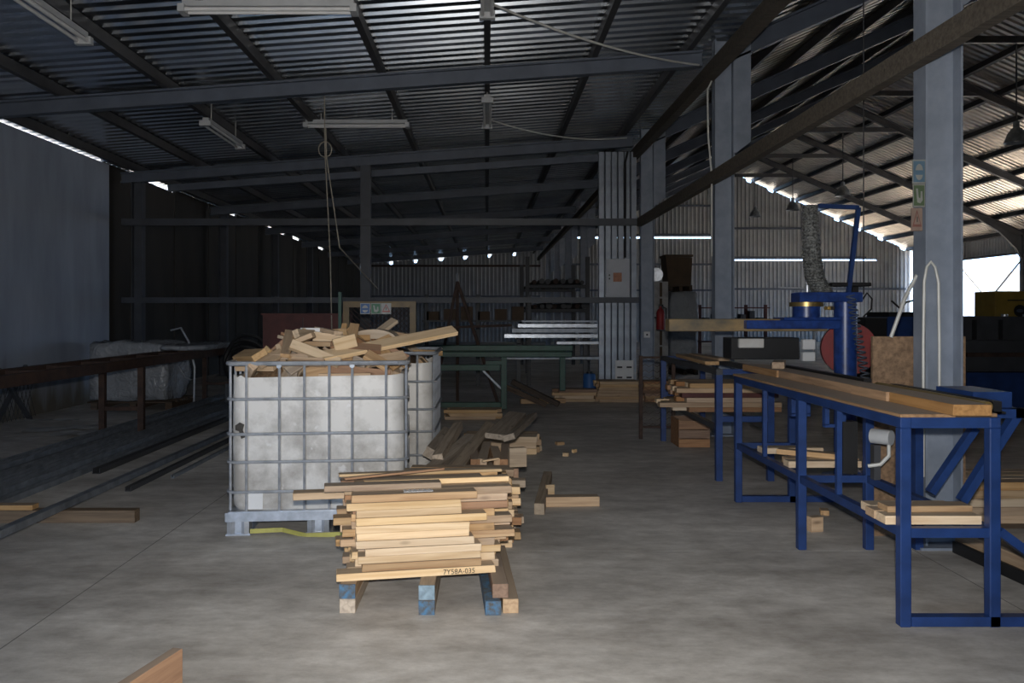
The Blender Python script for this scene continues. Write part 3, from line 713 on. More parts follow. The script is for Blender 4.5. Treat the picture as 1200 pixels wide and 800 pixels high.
def heap(data, cx, cy, where, group, yaw=0.0):
    for r in data:
        L_, W_, T_, x, y, z, a, b, c_ = r
        m = RND.choice(['wood_heap', 'wood_heap', 'wood_pale', 'wood_tan', 'wood_tan', 'wood_red', 'wood_grey'])
        tone = {'wood_heap': 'tan', 'wood_pale': 'pale', 'wood_tan': 'brown', 'wood_red': 'reddish', 'wood_grey': 'weathered grey'}[m]
        size = 'long' if L_ > .28 else ('short' if L_ < .2 else 'middling')
        spot = ('left' if x < -.2 else 'right' if x > .2 else 'middle')+' '+('front' if y < -.15 else 'back' if y > .15 else 'part')
        pos = Matrix.Rotation(yaw, 2)@Vector((x, y))
        board('wood_offcut', L_, W_, T_, (cx+pos.x, cy+pos.y, z), (a, b, c_+yaw), M[m], '%s %s offcut %s in the %s of the %s heap' % (size, tone, 'on top' if z > 1.2 else 'low down', spot, where), group, 'offcut')
def core(cx, cy, top, lab):
    mb = MB(); n = 14; V = []
    for i in range(n+1):
        for j in range(n+1):
            u, v = i/n*2-1, j/n*2-1; d = max(abs(u), abs(v))
            h = .93+(top-.93)*min(1, (1-d)/.5)
            V.append((cx+u*.52, cy+v*.42+.02*(1-d), h+RND.uniform(-.015, .005)))
    mb.add(V, [(i*(n+1)+j, (i+1)*(n+1)+j, (i+1)*(n+1)+j+1, i*(n+1)+j+1) for i in range(n) for j in range(n)])
    o = mb.build('wood_chips', M['chip_fill'], smooth=True); tag(o, lab, 'wood chips', kind='stuff')
heap(HEAP_A, cf.x, cf.y, 'front tank', 'offcuts in the front tank', YAWT); core(cf.x, cf.y, 1.22, 'brown chips and sawdust between the offcuts of the front tank')
heap(HEAP_B, TX2+.6, TY2+.5, 'rear tank', 'offcuts in the rear tank'); core(TX2+.6, TY2+.5, 1.18, 'brown chips and sawdust between the offcuts of the rear tank')
board_pq('plank', (PX(376, 5.62), 5.62, PZ(418, 5.62)), (PX(533, 6.15), 6.15, PZ(387, 6.15)), .10, .032, M['wood_pale'], 'long pale plank lying across the heap and sticking out to the right', cat='plank', roll=.5)
board_pq('plank', (PX(424, 6.35), 6.35, PZ(404, 6.35)), (PX(463, 6.5), 6.5, PZ(375, 6.5)), .08, .03, M['wood_grey'], 'dark weathered plank slanting up out of the heap', cat='plank', roll=.3)
board_pq('lath', (PX(340, 5.9), 5.9, PZ(404, 5.9)), (PX(357, 6.0), 6.0, PZ(385, 6.0)), .03, .018, M['wood_pale'], 'thin pale lath leaning upright on the heap', cat='lath')
board_pq('lath', (PX(352, 6.1), 6.1, PZ(386.5, 6.1)), (PX(379, 6.15), 6.15, PZ(386.5, 6.15)), .04, .032, M['white'], 'white painted lath on top of the heap', cat='lath')
board_pq('lath', (PX(400, 6.3), 6.3, PZ(398, 6.3)), (PX(404, 6.35), 6.35, PZ(379, 6.35)), .04, .02, M['wood_tan'], 'short lath standing upright at the back of the heap', cat='lath')
board_pq('offcut_block', (PX(391, 5.7), 5.7, PZ(405, 5.7)), (PX(417, 5.75), 5.75, PZ(398, 5.75)), .035, .09, M['wood_pale'], 'large pale offcut block with red knots at the middle of the heap', cat='offcut')
board_pq('offcut_block', (PX(317, 5.62), 5.62, PZ(418, 5.62)), (PX(362, 5.62), 5.62, PZ(417, 5.62)), .06, .04, M['wood_tan'], 'straight tan offcut just above the middle of the tank rim', cat='offcut')
st = MB()
pts = [(PX(293, 5.49), 5.49, .028), (PX(330, 5.5), 5.52, .03), (PX(360, 5.5), 5.46, .008), (PX(400, 5.4), 5.45, .02), (PX(424, 5.4), 5.42, .03)]
for a, b in zip(pts[:-1], pts[1:]): st.bar(a, b, .004, .03)
tag(st.build('packing_strap', M['strap_yellow']), 'yellow packing strap lying under the front tank', 'strap')

# ------------------------------------------------------------------ near timber stack on skids
g = 'skids under the near timber stack'
def skid(px0, px1, z0, lab, endm, mat='wood_tan', y0=4.06, L_=.95, yaw=0):
    x = (PX(px0, y0)+PX(px1, y0))/2; W_ = .078; T_ = .070
    o = board('skid', L_, W_, T_, (x-math.sin(yaw)*L_/2, y0+L_/2*math.cos(yaw), z0+T_/2), (0, 0, math.pi/2+yaw), M[mat], lab, g, 'skid')
    if endm:
        me = board_mesh(.006, W_+.001, T_+.001, .0008); me.materials.append(M[endm])
        e = link('painted_end', me, o, WL[o.name]); e.location = (-L_/2, 0, 0)
    return o
skid(397, 417, 0, 'lower timber skid at the left end of the near stack', None, 'wood_grey')
skid(397, 417, .071, 'upper blue-ended timber skid at the left end of the near stack', 'skid_blue', 'wood_tan', 4.065)
skid(491, 509, 0, 'lower dark blue-ended skid in the middle of the near stack', 'skid_blue', 'wood_grey', 4.04)
skid(491, 509, .071, 'upper grey-blue-ended skid in the middle of the near stack', 'skid_greyblue', 'wood_grey', 4.05)
skid(569, 587, 0, 'bright blue painted skid at the right of the near stack', None, 'skid_blue', 4.03, yaw=.06)
skid(590, 607, 0, 'bare lower skid at the far right of the near stack', None, 'wood_tan', 4.06, yaw=.05)
skid(577, 596, .071, 'upper bare skid lying across the two right skids', None, 'wood_red', 4.07, yaw=.06)
YAW = math.radians(10.5); O_ = Vector((-.742, 4.10)); U_ = Vector((math.cos(YAW), math.sin(YAW))); V_ = Vector((-math.sin(YAW), math.cos(YAW)))
def sboard(u0, u1, v0, wd, z0, th, mat, lab, name='sawn_board', jit=.012, grp='boards of the near timber stack'):
    c = O_+U_*((u0+u1)/2)+V_*(v0+wd/2)
    return board(name, u1-u0, wd, th, (c.x, c.y, z0+th/2), (0, 0, YAW+RND.uniform(-jit, jit)), M[mat], lab, grp, rough=.0015)
front = [(397, 581), (426, 565), (421, 564), (429, 564), (419, 556), (419, 550), (419, 550), (419, 571), (419, 541), (408, 540), (414, 559)]
def uu(px, Y=4.16): return (PX(px, Y)+.742)/math.cos(YAW)
TH = .0385; Z0 = .142
FB = []
for k, (a, b) in enumerate(front):
    nm = 'pale sawn board at the front of the near stack, '+('lowest one' if k == 0 else ('topmost one with a metal plate' if k == 10 else ORD[k]+' from the bottom'))
    FB.append(sboard(uu(a), uu(b), 0+.006*(k % 3), .095, Z0+k*TH, TH-.001, 'wood_pale' if k not in (1, 10) else 'wood_tan', nm))
for r in range(1, 6):
    nl = [0, 11, 11, 11, 11, 11][r]
    for k in range(nl):
        ul = uu(RND.choice([416, 420, 424, 410, 405, 418])-6*r*.3); ur = uu(RND.choice([572, 582, 590, 598, 603, 607])+r*2.5)
        if r == 5 and k > 8: ur += .05
        if k < 2: ur = min(ur, uu(590))
        if r == 3 and k == 9: ul = uu(345)
        if r == 2 and k == 6: ul = uu(393)
        if r == 2 and k == 5: ul = uu(402)
        m = RND.choice(['wood_pale', 'wood_tan', 'wood_tan', 'wood_red', 'wood_heap'])
        lab = 'sawn board of the near stack, %s row from the front, %s' % (ORD[r], 'lowest one' if k == 0 else ORD[k]+' from the bottom')
        if r == 3 and k == 9: lab = 'long board of the near stack sticking out left against the tank'
        sboard(ul, ur, r*.097+.004, .093, Z0+k*TH, TH-.001, m, lab)
zt = Z0+11*TH
sboard(uu(383), uu(520), .105, .09, zt, .03, 'wood_tan', 'flat grey-topped board lying loose on top of the near stack')
sboard(uu(430), uu(607), .20, .05, zt+.002, .028, 'wood_pale', 'thin pale strip on top of the near stack reaching its right end')
sboard(uu(400), uu(611), .48, .06, zt+.001, .016, 'wood_pale', 'thinnest lath along the back top edge of the near stack')
board_pq('lath', (PX(404, 4.35), 4.34, zt+.04), (PX(520, 4.6), 4.60, zt+.045), .03, .012, M['wood_red'], 'reddish splintered lath slanting across the top of the near stack', cat='lath')
# nail plate and the number written on the lowest board
b11 = FB[10]
p = board('nail_plate', .15, .055, .002, (0, 0, 0), (0, 0, 0), M['white'], None, parent=b11); p.location = (.02, .01, TH/2+.001)
for i in range(6):
    q = board('plate_tooth', .008, .05, .004, (0, 0, 0), (0, 0, .25), M['zinc'], None, parent=b11); q.location = (-.04+i*.025, .01, TH/2+.003)
tx = bpy.data.curves.new('board_number', 'FONT'); tx.body = '7Y58A-035'; tx.size = .036; tx.extrude = .0004; tx.materials.append(M['black'])
tmp = bpy.data.objects.new('tmp', tx); COL.objects.link(tmp); dg = bpy.context.evaluated_depsgraph_get()
me_t = bpy.data.meshes.new_from_object(tmp.evaluated_get(dg)); bpy.data.objects.remove(tmp)
to = bpy.data.objects.new('board_number', me_t); COL.objects.link(to); to.parent = FB[0]; to.rotation_euler = (math.pi/2, 0, 0); to.location = (.13, -.0485, -.013)
WL[to.name] = WL[FB[0].name]

# ------------------------------------------------------------------ piles behind the near stack
def pile(x0, x1, y0, rows, rw_, layers, th, lab, grp, mats, z0=0.0, yaw=0.0, xj=.08, skip=.0):
    for r in range(rows):
        for k in range(layers):
            if RND.random() < skip*(k/layers): continue
            a = x0+RND.uniform(-xj, xj); b = x1+RND.uniform(-xj, xj)
            board('sawn_board', b-a, rw_-.006, th-.001, ((a+b)/2, y0+(r+.5)*rw_, z0+(k+.5)*th), (0, 0, yaw+RND.uniform(-.03, .03)), M[RND.choice(mats)], lab+', %s row, %s' % ('front' if r == 0 else ORD[r], 'lowest' if k == 0 else ORD[k]+' from bottom'), grp, rough=.0015)
mixw = ['wood_tan', 'wood_tan', 'wood_red', 'wood_heap', 'wood_grey', 'wood_pale']
pile(-.50, .19, 5.2, 5, .10, 9, .048, 'board in the middle pile beside the tanks', 'boards of the middle pile', mixw, xj=.07)
pile(-.40, .14, 5.85, 9, .11, 6, .048, 'board in the low pile beside the rear tank', 'boards of the low pile', mixw, xj=.08)
pile(-.20, .56, 8.65, 4, .11, 3, .062, 'board in the flat pile on open floor', 'boards of the flat pile', ['wood_tan', 'wood_heap', 'wood_pale', 'wood_grey'], xj=.06)
pile(-.55, .16, 11.5, 3, .12, 3, .045, 'board in the pile before the green table', 'boards before the green table', ['wood_tan', 'wood_heap'], xj=.06)
# weathered square beams lying on the piles, pointing at the camera
bl = ['leftmost weathered square beam resting on the middle pile', 'second weathered square beam from the left on the middle pile', 'third weathered square beam from the left on the middle pile',
      'weathered square beam with a pale sawn end on the middle pile', 'fifth weathered beam on the middle pile', 'rightmost weathered beam on the middle pile']
bp_ = [((486, 5.5, .335), (552, 7.1, .40), .09, .08, .1), ((531, 5.62, .375), (573, 7.35, .47), .085, .085, .3), ((513, 6.1, .40), (537, 7.4, .47), .08, .07, -.2),
       ((503, 6.3, .41), (523, 7.3, .43), .08, .08, .5), ((580, 6.75, .47), (606, 8.0, .50), .17, .045, .1), ((596, 6.7, .47), (624, 8.3, .45), .10, .05, -.3)]
for (p, q, wd, th_, ro_), lab in zip(bp_, bl):
    a = Vector((PX(p[0], p[1]), p[1], p[2])); b = Vector((PX(q[0], q[1]), q[1], q[2]))
    board_pq('square_beam', a, b, wd, th_, M['wood_grey'], lab, 'weathered beams on the piles', 'beam', roll=ro_)
g = 'short square pieces lying end-on on the low pile'
for r in range(2):
    for i in range(5-r):
        L_ = RND.uniform(.5, .95); x = -.135+i*.082+r*.03+RND.uniform(-.008, .008); y0 = 5.84+RND.uniform(-.06, .14)
        board('square_piece', L_, .068, .07, (x, y0+L_/2, .29+.036+r*.0715), (RND.uniform(-.05, .05), 0, math.pi/2+RND.uniform(-.06, .06)), M[RND.choice(['wood_red', 'wood_tan', 'wood_red', 'wood_tan'])],
              'square piece with its end to the camera, %s from left, %s row' % (['first', 'second', 'third', 'fourth', 'fifth'][i], 'upper' if r else 'lower'), g, 'beam')
board('wood_block', .12, .05, .13, (.205, 5.62, .433+.066), (0, 0, .2), M['wood_grey'], 'dark block standing on the right end of the middle pile', cat='offcut')
board_pq('splinter', (PX(565, 5.75), 5.74, .45), (PX(584, 5.8), 5.78, .462), .03, .012, M['wood_pale'], 'pale splinter lying on top of the middle pile', cat='lath')
lg = MB(); lr = .115; lx, ly, lz = PX(438, 6.25), 6.2, 1.285
lg.prism([(lx+lr*1.5*math.cos(math.pi*q/12), lz+lr*.62*math.sin(math.pi*q/12)) for q in range(13)], 'y', ly, ly+.28)
tag(lg.build('bark_slab', M['wood_grey']), 'half-round grey bark slab on the right back of the heap', 'offcut')
o = board_pq('square_beam', (PX(632, 6.05), 6.06, .041), (PX(642, 7.3), 7.3, .041), .075, .082, M['wood_grey'], 'dark square beam lying alone on the floor, end towards the camera', cat='beam')
o = board('sawn_board', .44, .10, .075, (PX(668, 6.35), 6.35, .0385), (0, 0, .06), M['wood_tan'], 'tan board on the floor right of the dark square beam')
o = board('wood_wedge', .07, .03, .11, (PX(645, 6.55), 6.60, .055), (0, 0, .3), M['wood_pale'], 'small pale wood piece standing behind the dark square beam', cat='offcut')
for k, (px, py, L_, lab) in enumerate(((656, 521, .09, 'small wood block alone on the open floor'), (663, 534, .07, 'pale chip on the open floor, larger one'), (673, 530, .03, 'tiny white chip on the open floor'),
                                  (955, 622, .09, 'upright wood block under the blue bench'), (966, 602, .10, 'flat wooden chip under the blue bench'))):
    Y = 1423/(py-368)
    board('wood_block', L_, .06, .10 if k == 3 else .035, (PX(px, Y), Y, (.10 if k == 3 else .035)/2), (0, 0, .4+k), M['wood_tan' if k in (0, 3, 4) else 'wood_pale'], lab, cat='offcut')

# plank end at the lower left corner
board_pq('plank', (-1.47, 2.30, .075), (-1.225, 3.27, .075), .045, .15, M['wood_red'], 'brown plank standing on edge in the lower left corner', cat='plank')

# ------------------------------------------------------------------ blue work bench on the right
def frame(name, loc, label, cat): return thing(name, loc, label, cat)
BX0, BX1 = 1.965, 2.385; BY = [3.90, 5.17, 6.47]; BT = .985; W5 = .052
t = thing('blue_bench', (2.2, 5.2, 0), 'long blue steel work bench on the right in front of the column', 'bench'); mp = M['blue_paint']
for i, y in enumerate(BY):
    for x in (BX0, BX1):
        box('leg', x-W5/2, x+W5/2, y-W5/2, y+W5/2, 0, BT-.05, mp, t, bevel=.004)
    box('cross_rail', BX0+W5/2, BX1-W5/2, y-.02, y+.02, BT-.05, BT, mp, t)
    box('cross_rail', BX0+W5/2, BX1-W5/2, y-.02, y+.02, .42, .465, mp, t)
for x in (BX0, BX1):
    box('top_rail', x-W5/2, x+W5/2, BY[0]-W5/2, BY[2]+W5/2, BT-.05, BT, mp, t, bevel=.004)
    for a, b in zip(BY[:-1], BY[1:]): box('shelf_rail', x-.02, x+.02, a+W5/2, b-W5/2, .42, .465, mp, t)
for y in (4.62, 5.85): box('upright', BX0-.014, BX0+.014, y-.014, y+.014, .465, BT-.05, mp, t)
box('foot_rail', BX0+W5/2, 3.05, BY[0]-W5/2, BY[0]+W5/2, .004, .05, mp, t)
box('foot_rail', BX0+W5/2, 2.75, BY[2]-W5/2, BY[2]+W5/2, .004, .05, mp, t)
for y in (5.05, 5.60):                    # hanging brackets under the top
    bk = MB(); 
    for s in (-.05, .05): bk.box(2.12+s-.014, 2.12+s+.014, y-.02, y+.02, BT-.19, BT-.05)
    bk.box(2.07-.014, 2.17+.014, y-.02, y+.02, BT-.205, BT-.185); bk.build('bracket', mp, t)
def brc(p, q): return MB().bar(p, q, .05, .04).build('brace', mp, t)
brc((PX(1142, 4.6), 4.6, PZ(501, 4.6)), (PX(1090, 4.6), 4.6, PZ(577, 4.6)))
brc((2.69, 4.2, .96), (2.41, 4.2, .52))
brc((2.41, 3.90, .45), (2.98, 3.90, .03))
box('wing_rail', BX1+W5/2, 2.72, 4.17, 4.23, .945, .99, mp, t)
box('wing_block', 2.50, 2.70, 4.25, 4.6, .99, 1.07, mp, t)
box('wing_leg', 2.67, 2.72, 5.15, 5.2, 0, .99, mp, t)
box('wing_side_rail', 2.67, 2.72, 4.17, 5.2, .945, .99, mp, t)
board('worn_board', 2.645, .26, .016, (2.069, 5.1975, BT+.008), (0, 0, math.pi/2), M['bench_wood'], 'wide thin worn board covering the left half of the blue bench')
board('worn_board', 2.62, .205, .016, (2.3075, 5.21, BT+.008), (0, 0, math.pi/2), M['bench_wood'], 'narrow thin worn board under the thick planks of the blue bench')
zb = BT+.017
for k, (a, b, lab) in enumerate(((3.80, 4.42, 'nearest thick plank on the blue bench with a square sawn end'), (4.425, 4.85, 'second thick plank end to end on the blue bench'), (4.855, 6.1, 'longest thick plank on the blue bench, third from the near end'), (6.105, 6.9, 'farthest thick plank on the blue bench'))):
    board('thick_plank', b-a, .175+.012*(k % 2), .052, (2.235-.006*(k % 2), (a+b)/2, zb+.026), (0, 0, math.pi/2+(.01 if k % 2 else -.006)), M['bench_wood'], lab, 'planks on the blue bench', 'plank', rough=.002)
board('wood_block', .36, .09, .05, (PX(919, 6.25)+.02, 6.42, zb+.0775+.002), (0, 0, 1.2), M['wood_tan'], 'short wood block lying on the far planks of the blue bench', cat='offcut')
tb = MB().cyl((2.395, 3.95, zb+.026), (2.41, 5.1, zb+.026), .024, 14).build('round_bar', M['brass'], smooth=True); tag(tb, 'brown round bar lying at the right edge of the blue bench', 'bar')
tb = MB().box(2.44, 2.48, 3.98, 5.0, .99, 1.05).box(2.44, 2.50, 3.98, 5.0, .99, 1.0).build('steel_angle', M['black']); tag(tb, 'black steel angle fence behind the round bar on the blue bench', 'fence')
tb = MB().box(2.37, 2.42, 5.2, 6.9, zb, zb+.06).build('steel_angle', M['black']); tag(tb, 'black steel fence strip along the back of the planks', 'fence')
g = 'boards on the bench shelf'
sh = .466
for k, (x0, x1, y, wd, m, lab) in enumerate(((1.90, 2.36, 3.99, .10, 'wood_pale', 'pale front board on the near shelf of the blue bench'), (1.90, 2.36, 4.10, .10, 'wood_tan', 'middle board on the near shelf of the blue bench'), (1.93, 2.36, 4.215, .11, 'wood_pale', 'rear board on the near shelf of the blue bench'),
                                       (1.97, 2.45, 5.45, .10, 'wood_pale', 'front board on the far shelf of the blue bench'), (2.0, 2.48, 5.56, .10, 'wood_tan', 'second board on the far shelf of the blue bench'), (1.98, 2.42, 6.0, .12, 'wood_pale', 'rear board on the far shelf of the blue bench'))):
    board('shelf_board', x1-x0, wd, .042, ((x0+x1)/2, y, sh+.021), (0, 0, RND.uniform(-.02, .02)), M[m], lab, g)
board('shelf_board', .42, .10, .03, (2.15, 4.06, sh+.058), (0, 0, .03), M['wood_tan'], 'upper board lying on the near shelf boards of the blue bench', g)
board('shelf_board', .46, .09, .035, (2.2, 5.58, sh+.061), (0, 0, -.6), M['wood_tan'], 'board lying askew across the far shelf boards of the blue bench', g)
# electric motor with cables beneath the bench
t = thing('bench_motor', (PX(1036, 5.0), 5.0, .46), 'white round motor with a white cable under the blue bench', 'motor')
xm, zm = PX(1036, 5.0), PZ(512, 5.0)
MB().cyl((xm-.045, 5.06, zm), (xm+.03, 4.97, zm), .046, 16).build('motor_body', M['lamp_white'], t, True)
MB().box(xm-.06, xm-.02, 5.0, 5.05, .466, zm-.05).build('motor_mount', M['steel_dark'], t)
MB().path([(xm, 4.94, zm-.04), (xm-.01, 4.92, zm-.1), (xm-.06, 4.92, zm-.15), (xm-.12, 4.95, zm-.165)], .011).build('cable', M['cable_white'], t, True)
box('gear_cover', xm-.24, xm-.15, 5.02, 5.1, .5, zm+.09, M['black'], t)

# ------------------------------------------------------------------ second bench with its load
t = thing('blue_bench', (2.3, 9, 0), 'second blue steel bench further back beyond the gap', 'bench')
for y in (7.30, 9.60):
    for x in (2.045, 2.50): box('leg', x-.028, x+.028, y-.028, y+.028, 0, BT-.05, mp, t)
    box('cross_rail', 2.073, 2.472, y-.02, y+.02, .52, .57, mp, t)
    box('cross_rail', 2.073, 2.472, y-.02, y+.02, BT-.05, BT, mp, t)
for x in (2.045, 2.50):
    box('top_rail', x-.028, x+.028, 7.27, 9.63, BT-.05, BT, M['steel_dark'], t); box('shelf_rail', x-.02, x+.02, 7.33, 9.57, .44, .485, M['steel_dark'], t)
g = 'boards on the shelf of the second bench'
for r in range(5):
    for k in range(6):
        a = 2.0+RND.uniform(-.12, .06)-(.15 if k == 1 else 0); b = 2.95+RND.uniform(-.1, .1)
        board('sawn_board', b-a, .11, .047, ((a+b)/2, 8.35+r*.115, .487+.0235+k*.048), (0, 0, RND.uniform(-.02, .02)), M['oxide_red' if (k == 3 and r == 0) else RND.choice(['wood_tan', 'wood_pale', 'wood_red'])],
              'red painted board in the pile on the second bench shelf' if (k == 3 and r == 0) else 'sawn board on the second bench shelf, %s row, %s' % ('front' if r == 0 else ORD[r], 'lowest' if k == 0 else ORD[k]+' from the bottom'), g)
board('sawn_board', 1.5, .13, .035, (2.17, 8.6, BT+.019), (0, 0, 1.53), M['wood_tan'], 'wide yellowish board on top of the second bench')
board('sawn_board', 1.1, .12, .03, (2.42, 9.05, BT+.017), (0, 0, 1.60), M['wood_tan'], 'narrower board at the far end of the second bench top')
t = thing('wood_crate', (2.15, 9.3, 0), 'plain brown crate under the second bench', 'crate')
for k in range(3): box('plank', 2.10, 2.44, 9.05, 9.068, .01+k*.10, .10+k*.10, M['wood_red'], t)
box('side', 2.10, 2.118, 9.068, 9.45, .01, .31, M['wood_red'], t); box('side', 2.422, 2.44, 9.068, 9.45, .01, .31, M['wood_red'], t); box('back', 2.118, 2.422, 9.43, 9.45, .01, .31, M['wood_red'], t)
# rusty mesh panel
t = thing('mesh_screen', (2.0, 7.05, 0), 'rusty wire mesh panel on two legs before the lumber pile', 'mesh screen')
YM = 9.75; xa, xb = PX(751, YM), PX(789, YM)
for x in (xa, xb): box('leg', x-.02, x+.02, YM-.02, YM+.02, 0, .98, M['rust'], t)
for z in (.14, .96): box('frame_rail', xa+.02, xb-.02, YM-.012, YM+.012, z-.012, z+.012, M['rust'], t)
ms = MB()
for k in range(12):
    z = .15+k*.07; n = 4
    for i in range(n):
        x0 = xa+(xb-xa)*i/n; x1 = xa+(xb-xa)*(i+.5)/n; x2 = xa+(xb-xa)*(i+1)/n
        ms.bar((x0, YM, z), (x1, YM, z+.03), .005); ms.bar((x1, YM, z+.03), (x2, YM, z), .005)
ms.build('mesh_wire', M['rust'], t)

# ------------------------------------------------------------------ radial arm saw
YS = 7.4; t = thing('radial_saw', (PX(990, YS), YS, 0), 'blue radial arm saw with tall round column behind the bench', 'saw'); bp2 = M['blue_paint_worn']
def bpx(n, a, b, ya, yb, y0, y1, m, Y=YS, parent=None): return box(n, PX(a, Y), PX(b, Y), y0, y1, PZ(yb, Y), PZ(ya, Y), m, parent or t, bevel=.006)
xc = PX(990.5, YS)
MB().cyl((xc, YS, 0), (xc, YS, PZ(352, YS)), .097, 28).build('column', bp2, t, True)
MB().cyl((xc, YS, 0), (xc, YS, .03), .2, 24).build('base_flange', bp2, t, True)
bpx('upper_arm', 932, 1005, 342.5, 354, YS-.11, YS+.11, bp2)
xt = PX(945, YS)
MB().cyl((xt, YS, PZ(359, YS)), (xt, YS, PZ(354, YS)), .148, 28).build('brass_ring', M['brass'], t, True)
MB().cyl((xt, YS, PZ(372, YS)), (xt, YS, PZ(359, YS)), .12, 24).build('turret', bp2, t, True)
bpx('arm_plate', 912, 979, 371.5, 375, YS-.14, YS+.14, bp2)
bpx('arm', 870, 978, 375, 385, YS-.13, YS+.05, bp2)
bpx('arm_rail', 783, 968, 373.5, 388, YS-.04, YS+.12, M['yellow_dust'])
for px in (966, 970): MB().cyl((PX(px, YS-.13), YS-.16, PZ(361, YS)), (PX(px, YS), YS-.11, PZ(361, YS)), .018, 10).build('knob', M['brass'], t, True)
MB().cyl((PX(946, YS), YS, PZ(343, YS)), (PX(946, YS), YS, PZ(334, YS)), .02, 10).build('clamp_stud', M['zinc'], t, True)
MB().cyl((PX(912, YS), YS, PZ(337, YS)), (PX(946, YS), YS, PZ(338, YS)), .008, 8).build('clamp_lever', M['zinc'], t, True)
MB().cyl((PX(993, 7.62), 7.58, PZ(408, 7.62)), (PX(993, 7.7), 7.70, PZ(408, 7.7)), .24, 32).build('blade_guard', M['red_paint'], t, True)
bpx('motor_body', 862, 944, 396, 422, YS+.14, YS+.4, M['black'])
bpx('motor_cover', 870, 900, 397, 408, YS+.10, YS+.14, M['white_plastic'])
for a, b in ((398, 410), (413, 424)): bpx('name_plate', 946, 961, a, b, YS+.10, YS+.16, M['white'])
MB().bar((PX(960, YS), YS+.12, PZ(386, YS)), (PX(962, YS), YS+.12, PZ(420, YS)), .02).build('hanger_rod', M['zinc_dull'], t)
hp_ = [(PX(991, YS), YS-.05, PZ(345, YS)), (PX(1003, YS), YS-.05, PZ(244, YS)), (PX(956, YS), YS-.05, PZ(242, YS))]
hs_ = MB()
for a, b in zip(hp_[:-1], hp_[1:]): hs_.bar(a, b, .035)
hs_.build('hose_hanger', M['blue_paint'], t)
hose = [(PX(948, YS), YS-.02, PZ(241, YS)), (PX(949, YS), YS-.02, PZ(265, YS)), (PX(950, YS), YS-.02, PZ(300, YS)), (PX(955, YS), YS, PZ(325, YS)), (PX(968, YS), YS+.05, PZ(345, YS))]
hb = MB(); P = [Vector(p) for p in hose]; dense = []
for a, b in zip(P[:-1], P[1:]): dense += [a.lerp(b, k/14) for k in range(14)]
V = []; n = 14
for i, p in enumerate(dense):
    r = (.062+.03*i/len(dense))+(.008 if i % 2 else -.004)
    V += [p+Vector((math.cos(2*math.pi*k/n)*r, math.sin(2*math.pi*k/n)*r, 0)) for k in range(n)]
hb.add(V, [(i*n+k, i*n+(k+1) % n, (i+1)*n+(k+1) % n, (i+1)*n+k) for i in range(len(dense)-1) for k in range(n)])
hb.build('dust_hose', M['hose_speckle'], t, True)
a = Vector((PX(999, 7.2), 7.24, PZ(345, 7.2))); b = Vector((PX(1013, 7.2), 7.15, PZ(452, 7.2)))
MB().path([a.lerp(b, k/260)+Vector((math.cos(k*.42)*.036, math.sin(k*.42)*.036, 0)) for k in range(261)], .006, 5).build('coil_cable', M['steel_grey'], t, True)
bpx('top_plate', 972, 1018, 331, 335.5, YS-.06, YS+.16, M['black'])
bpx('plate_bracket', 1001, 1008, 335.5, 350, YS+.02, YS+.1, M['black'])

# ------------------------------------------------------------------ round the near column
t = MB().box(PX(1021, 5.5), PX(1129.5, 5.5), 5.48, 5.505, 0, PZ(394, 5.5)).build('chip_board', M['chip_board']); tag(t, 'brown chipboard sheet standing upright behind the near column', 'panel')
yc = FR[0]-.145
c = MB().path([(PX(1088, yc), yc+.06, .45), (PX(1088, yc), yc+.06, PZ(500, yc)), (PX(1088, yc), yc+.06, PZ(400, yc)), (PX(1089, yc), yc+.06, PZ(330, yc)), (PX(1092, yc), yc+.06, PZ(312, yc)), (PX(1097, yc), yc+.06, PZ(306, yc)),
               (PX(1102, yc), yc+.06, PZ(312, yc)), (PX(1106, yc), yc+.06, PZ(330, yc)), (PX(1107, yc), yc+.06, PZ(400, yc)), (PX(1107, yc), yc+.06, PZ(500, yc))], .009).build('looped_cable', M['cable_white'], smooth=True)
tag(c, 'white cable hung as an upside-down U on the near column', 'cable')
def sign_quad(parent, c, w_, h_, kind, faded=False):
    MS = {k: M[('faded_' if faded else 'sign_')+k] for k in ('white', 'blue', 'green', 'red', 'pink')}
    # flat sign board facing -Y, pictogram as thin raised shapes
    x, y, z = c
    plate = box('sign_plate', x-w_/2, x+w_/2, y, y+.006, z-h_/2, z+h_/2, MS['white' if kind != 'pink' else 'pink'], parent)
    i = .88
    if kind in ('blue', 'green'):
        box('sign_field', x-w_/2*i, x+w_/2*i, y-.002, y, z-h_/2*i, z+h_/2*i, MS[kind], parent)
        n = 18
        if kind == 'blue':
            head = MB().prism([(x+.30*w_*math.cos(2*math.pi*k/n), z-.02*h_+.34*h_*math.sin(2*math.pi*k/n)) for k in range(n)], 'y', y-.004, y-.002); head.build('head_symbol', MS['white'], parent)
            box('muffs_symbol', x-.36*w_, x+.36*w_, y-.006, y-.004, z-.14*h_, z+.05*h_, MS['blue'], parent)
        else:
            m_ = MB(); m_.prism([(x-.28*w_, z+.3*h_), (x-.12*w_, z+.3*h_), (x-.05*w_, z-.1*h_), (x+.1*w_, z-.12*h_), (x+.12*w_, z+.18*h_), (x+.26*w_, z+.18*h_), (x+.28*w_, z-.2*h_), (x+.1*w_, z-.34*h_), (x-.16*w_, z-.30*h_)], 'y', y-.004, y-.002); m_.build('hand_symbol', MS['white'], parent)
    else:
        tri = lambda s: [(x-.42*w_*s, z-.32*h_*s), (x+.42*w_*s, z-.32*h_*s), (x, z+.42*h_*s)]
        MB().prism(tri(1), 'y', y-.002, y).build('triangle', MS['red'], parent)
        MB().prism(tri(.66), 'y', y-.004, y-.002).build('triangle_field', MS['white' if kind == 'red' else 'pink'], parent)
        box('mark', x-.03*w_, x+.03*w_, y-.006, y-.004, z-.12*h_, z+.12*h_, M['black'], parent)
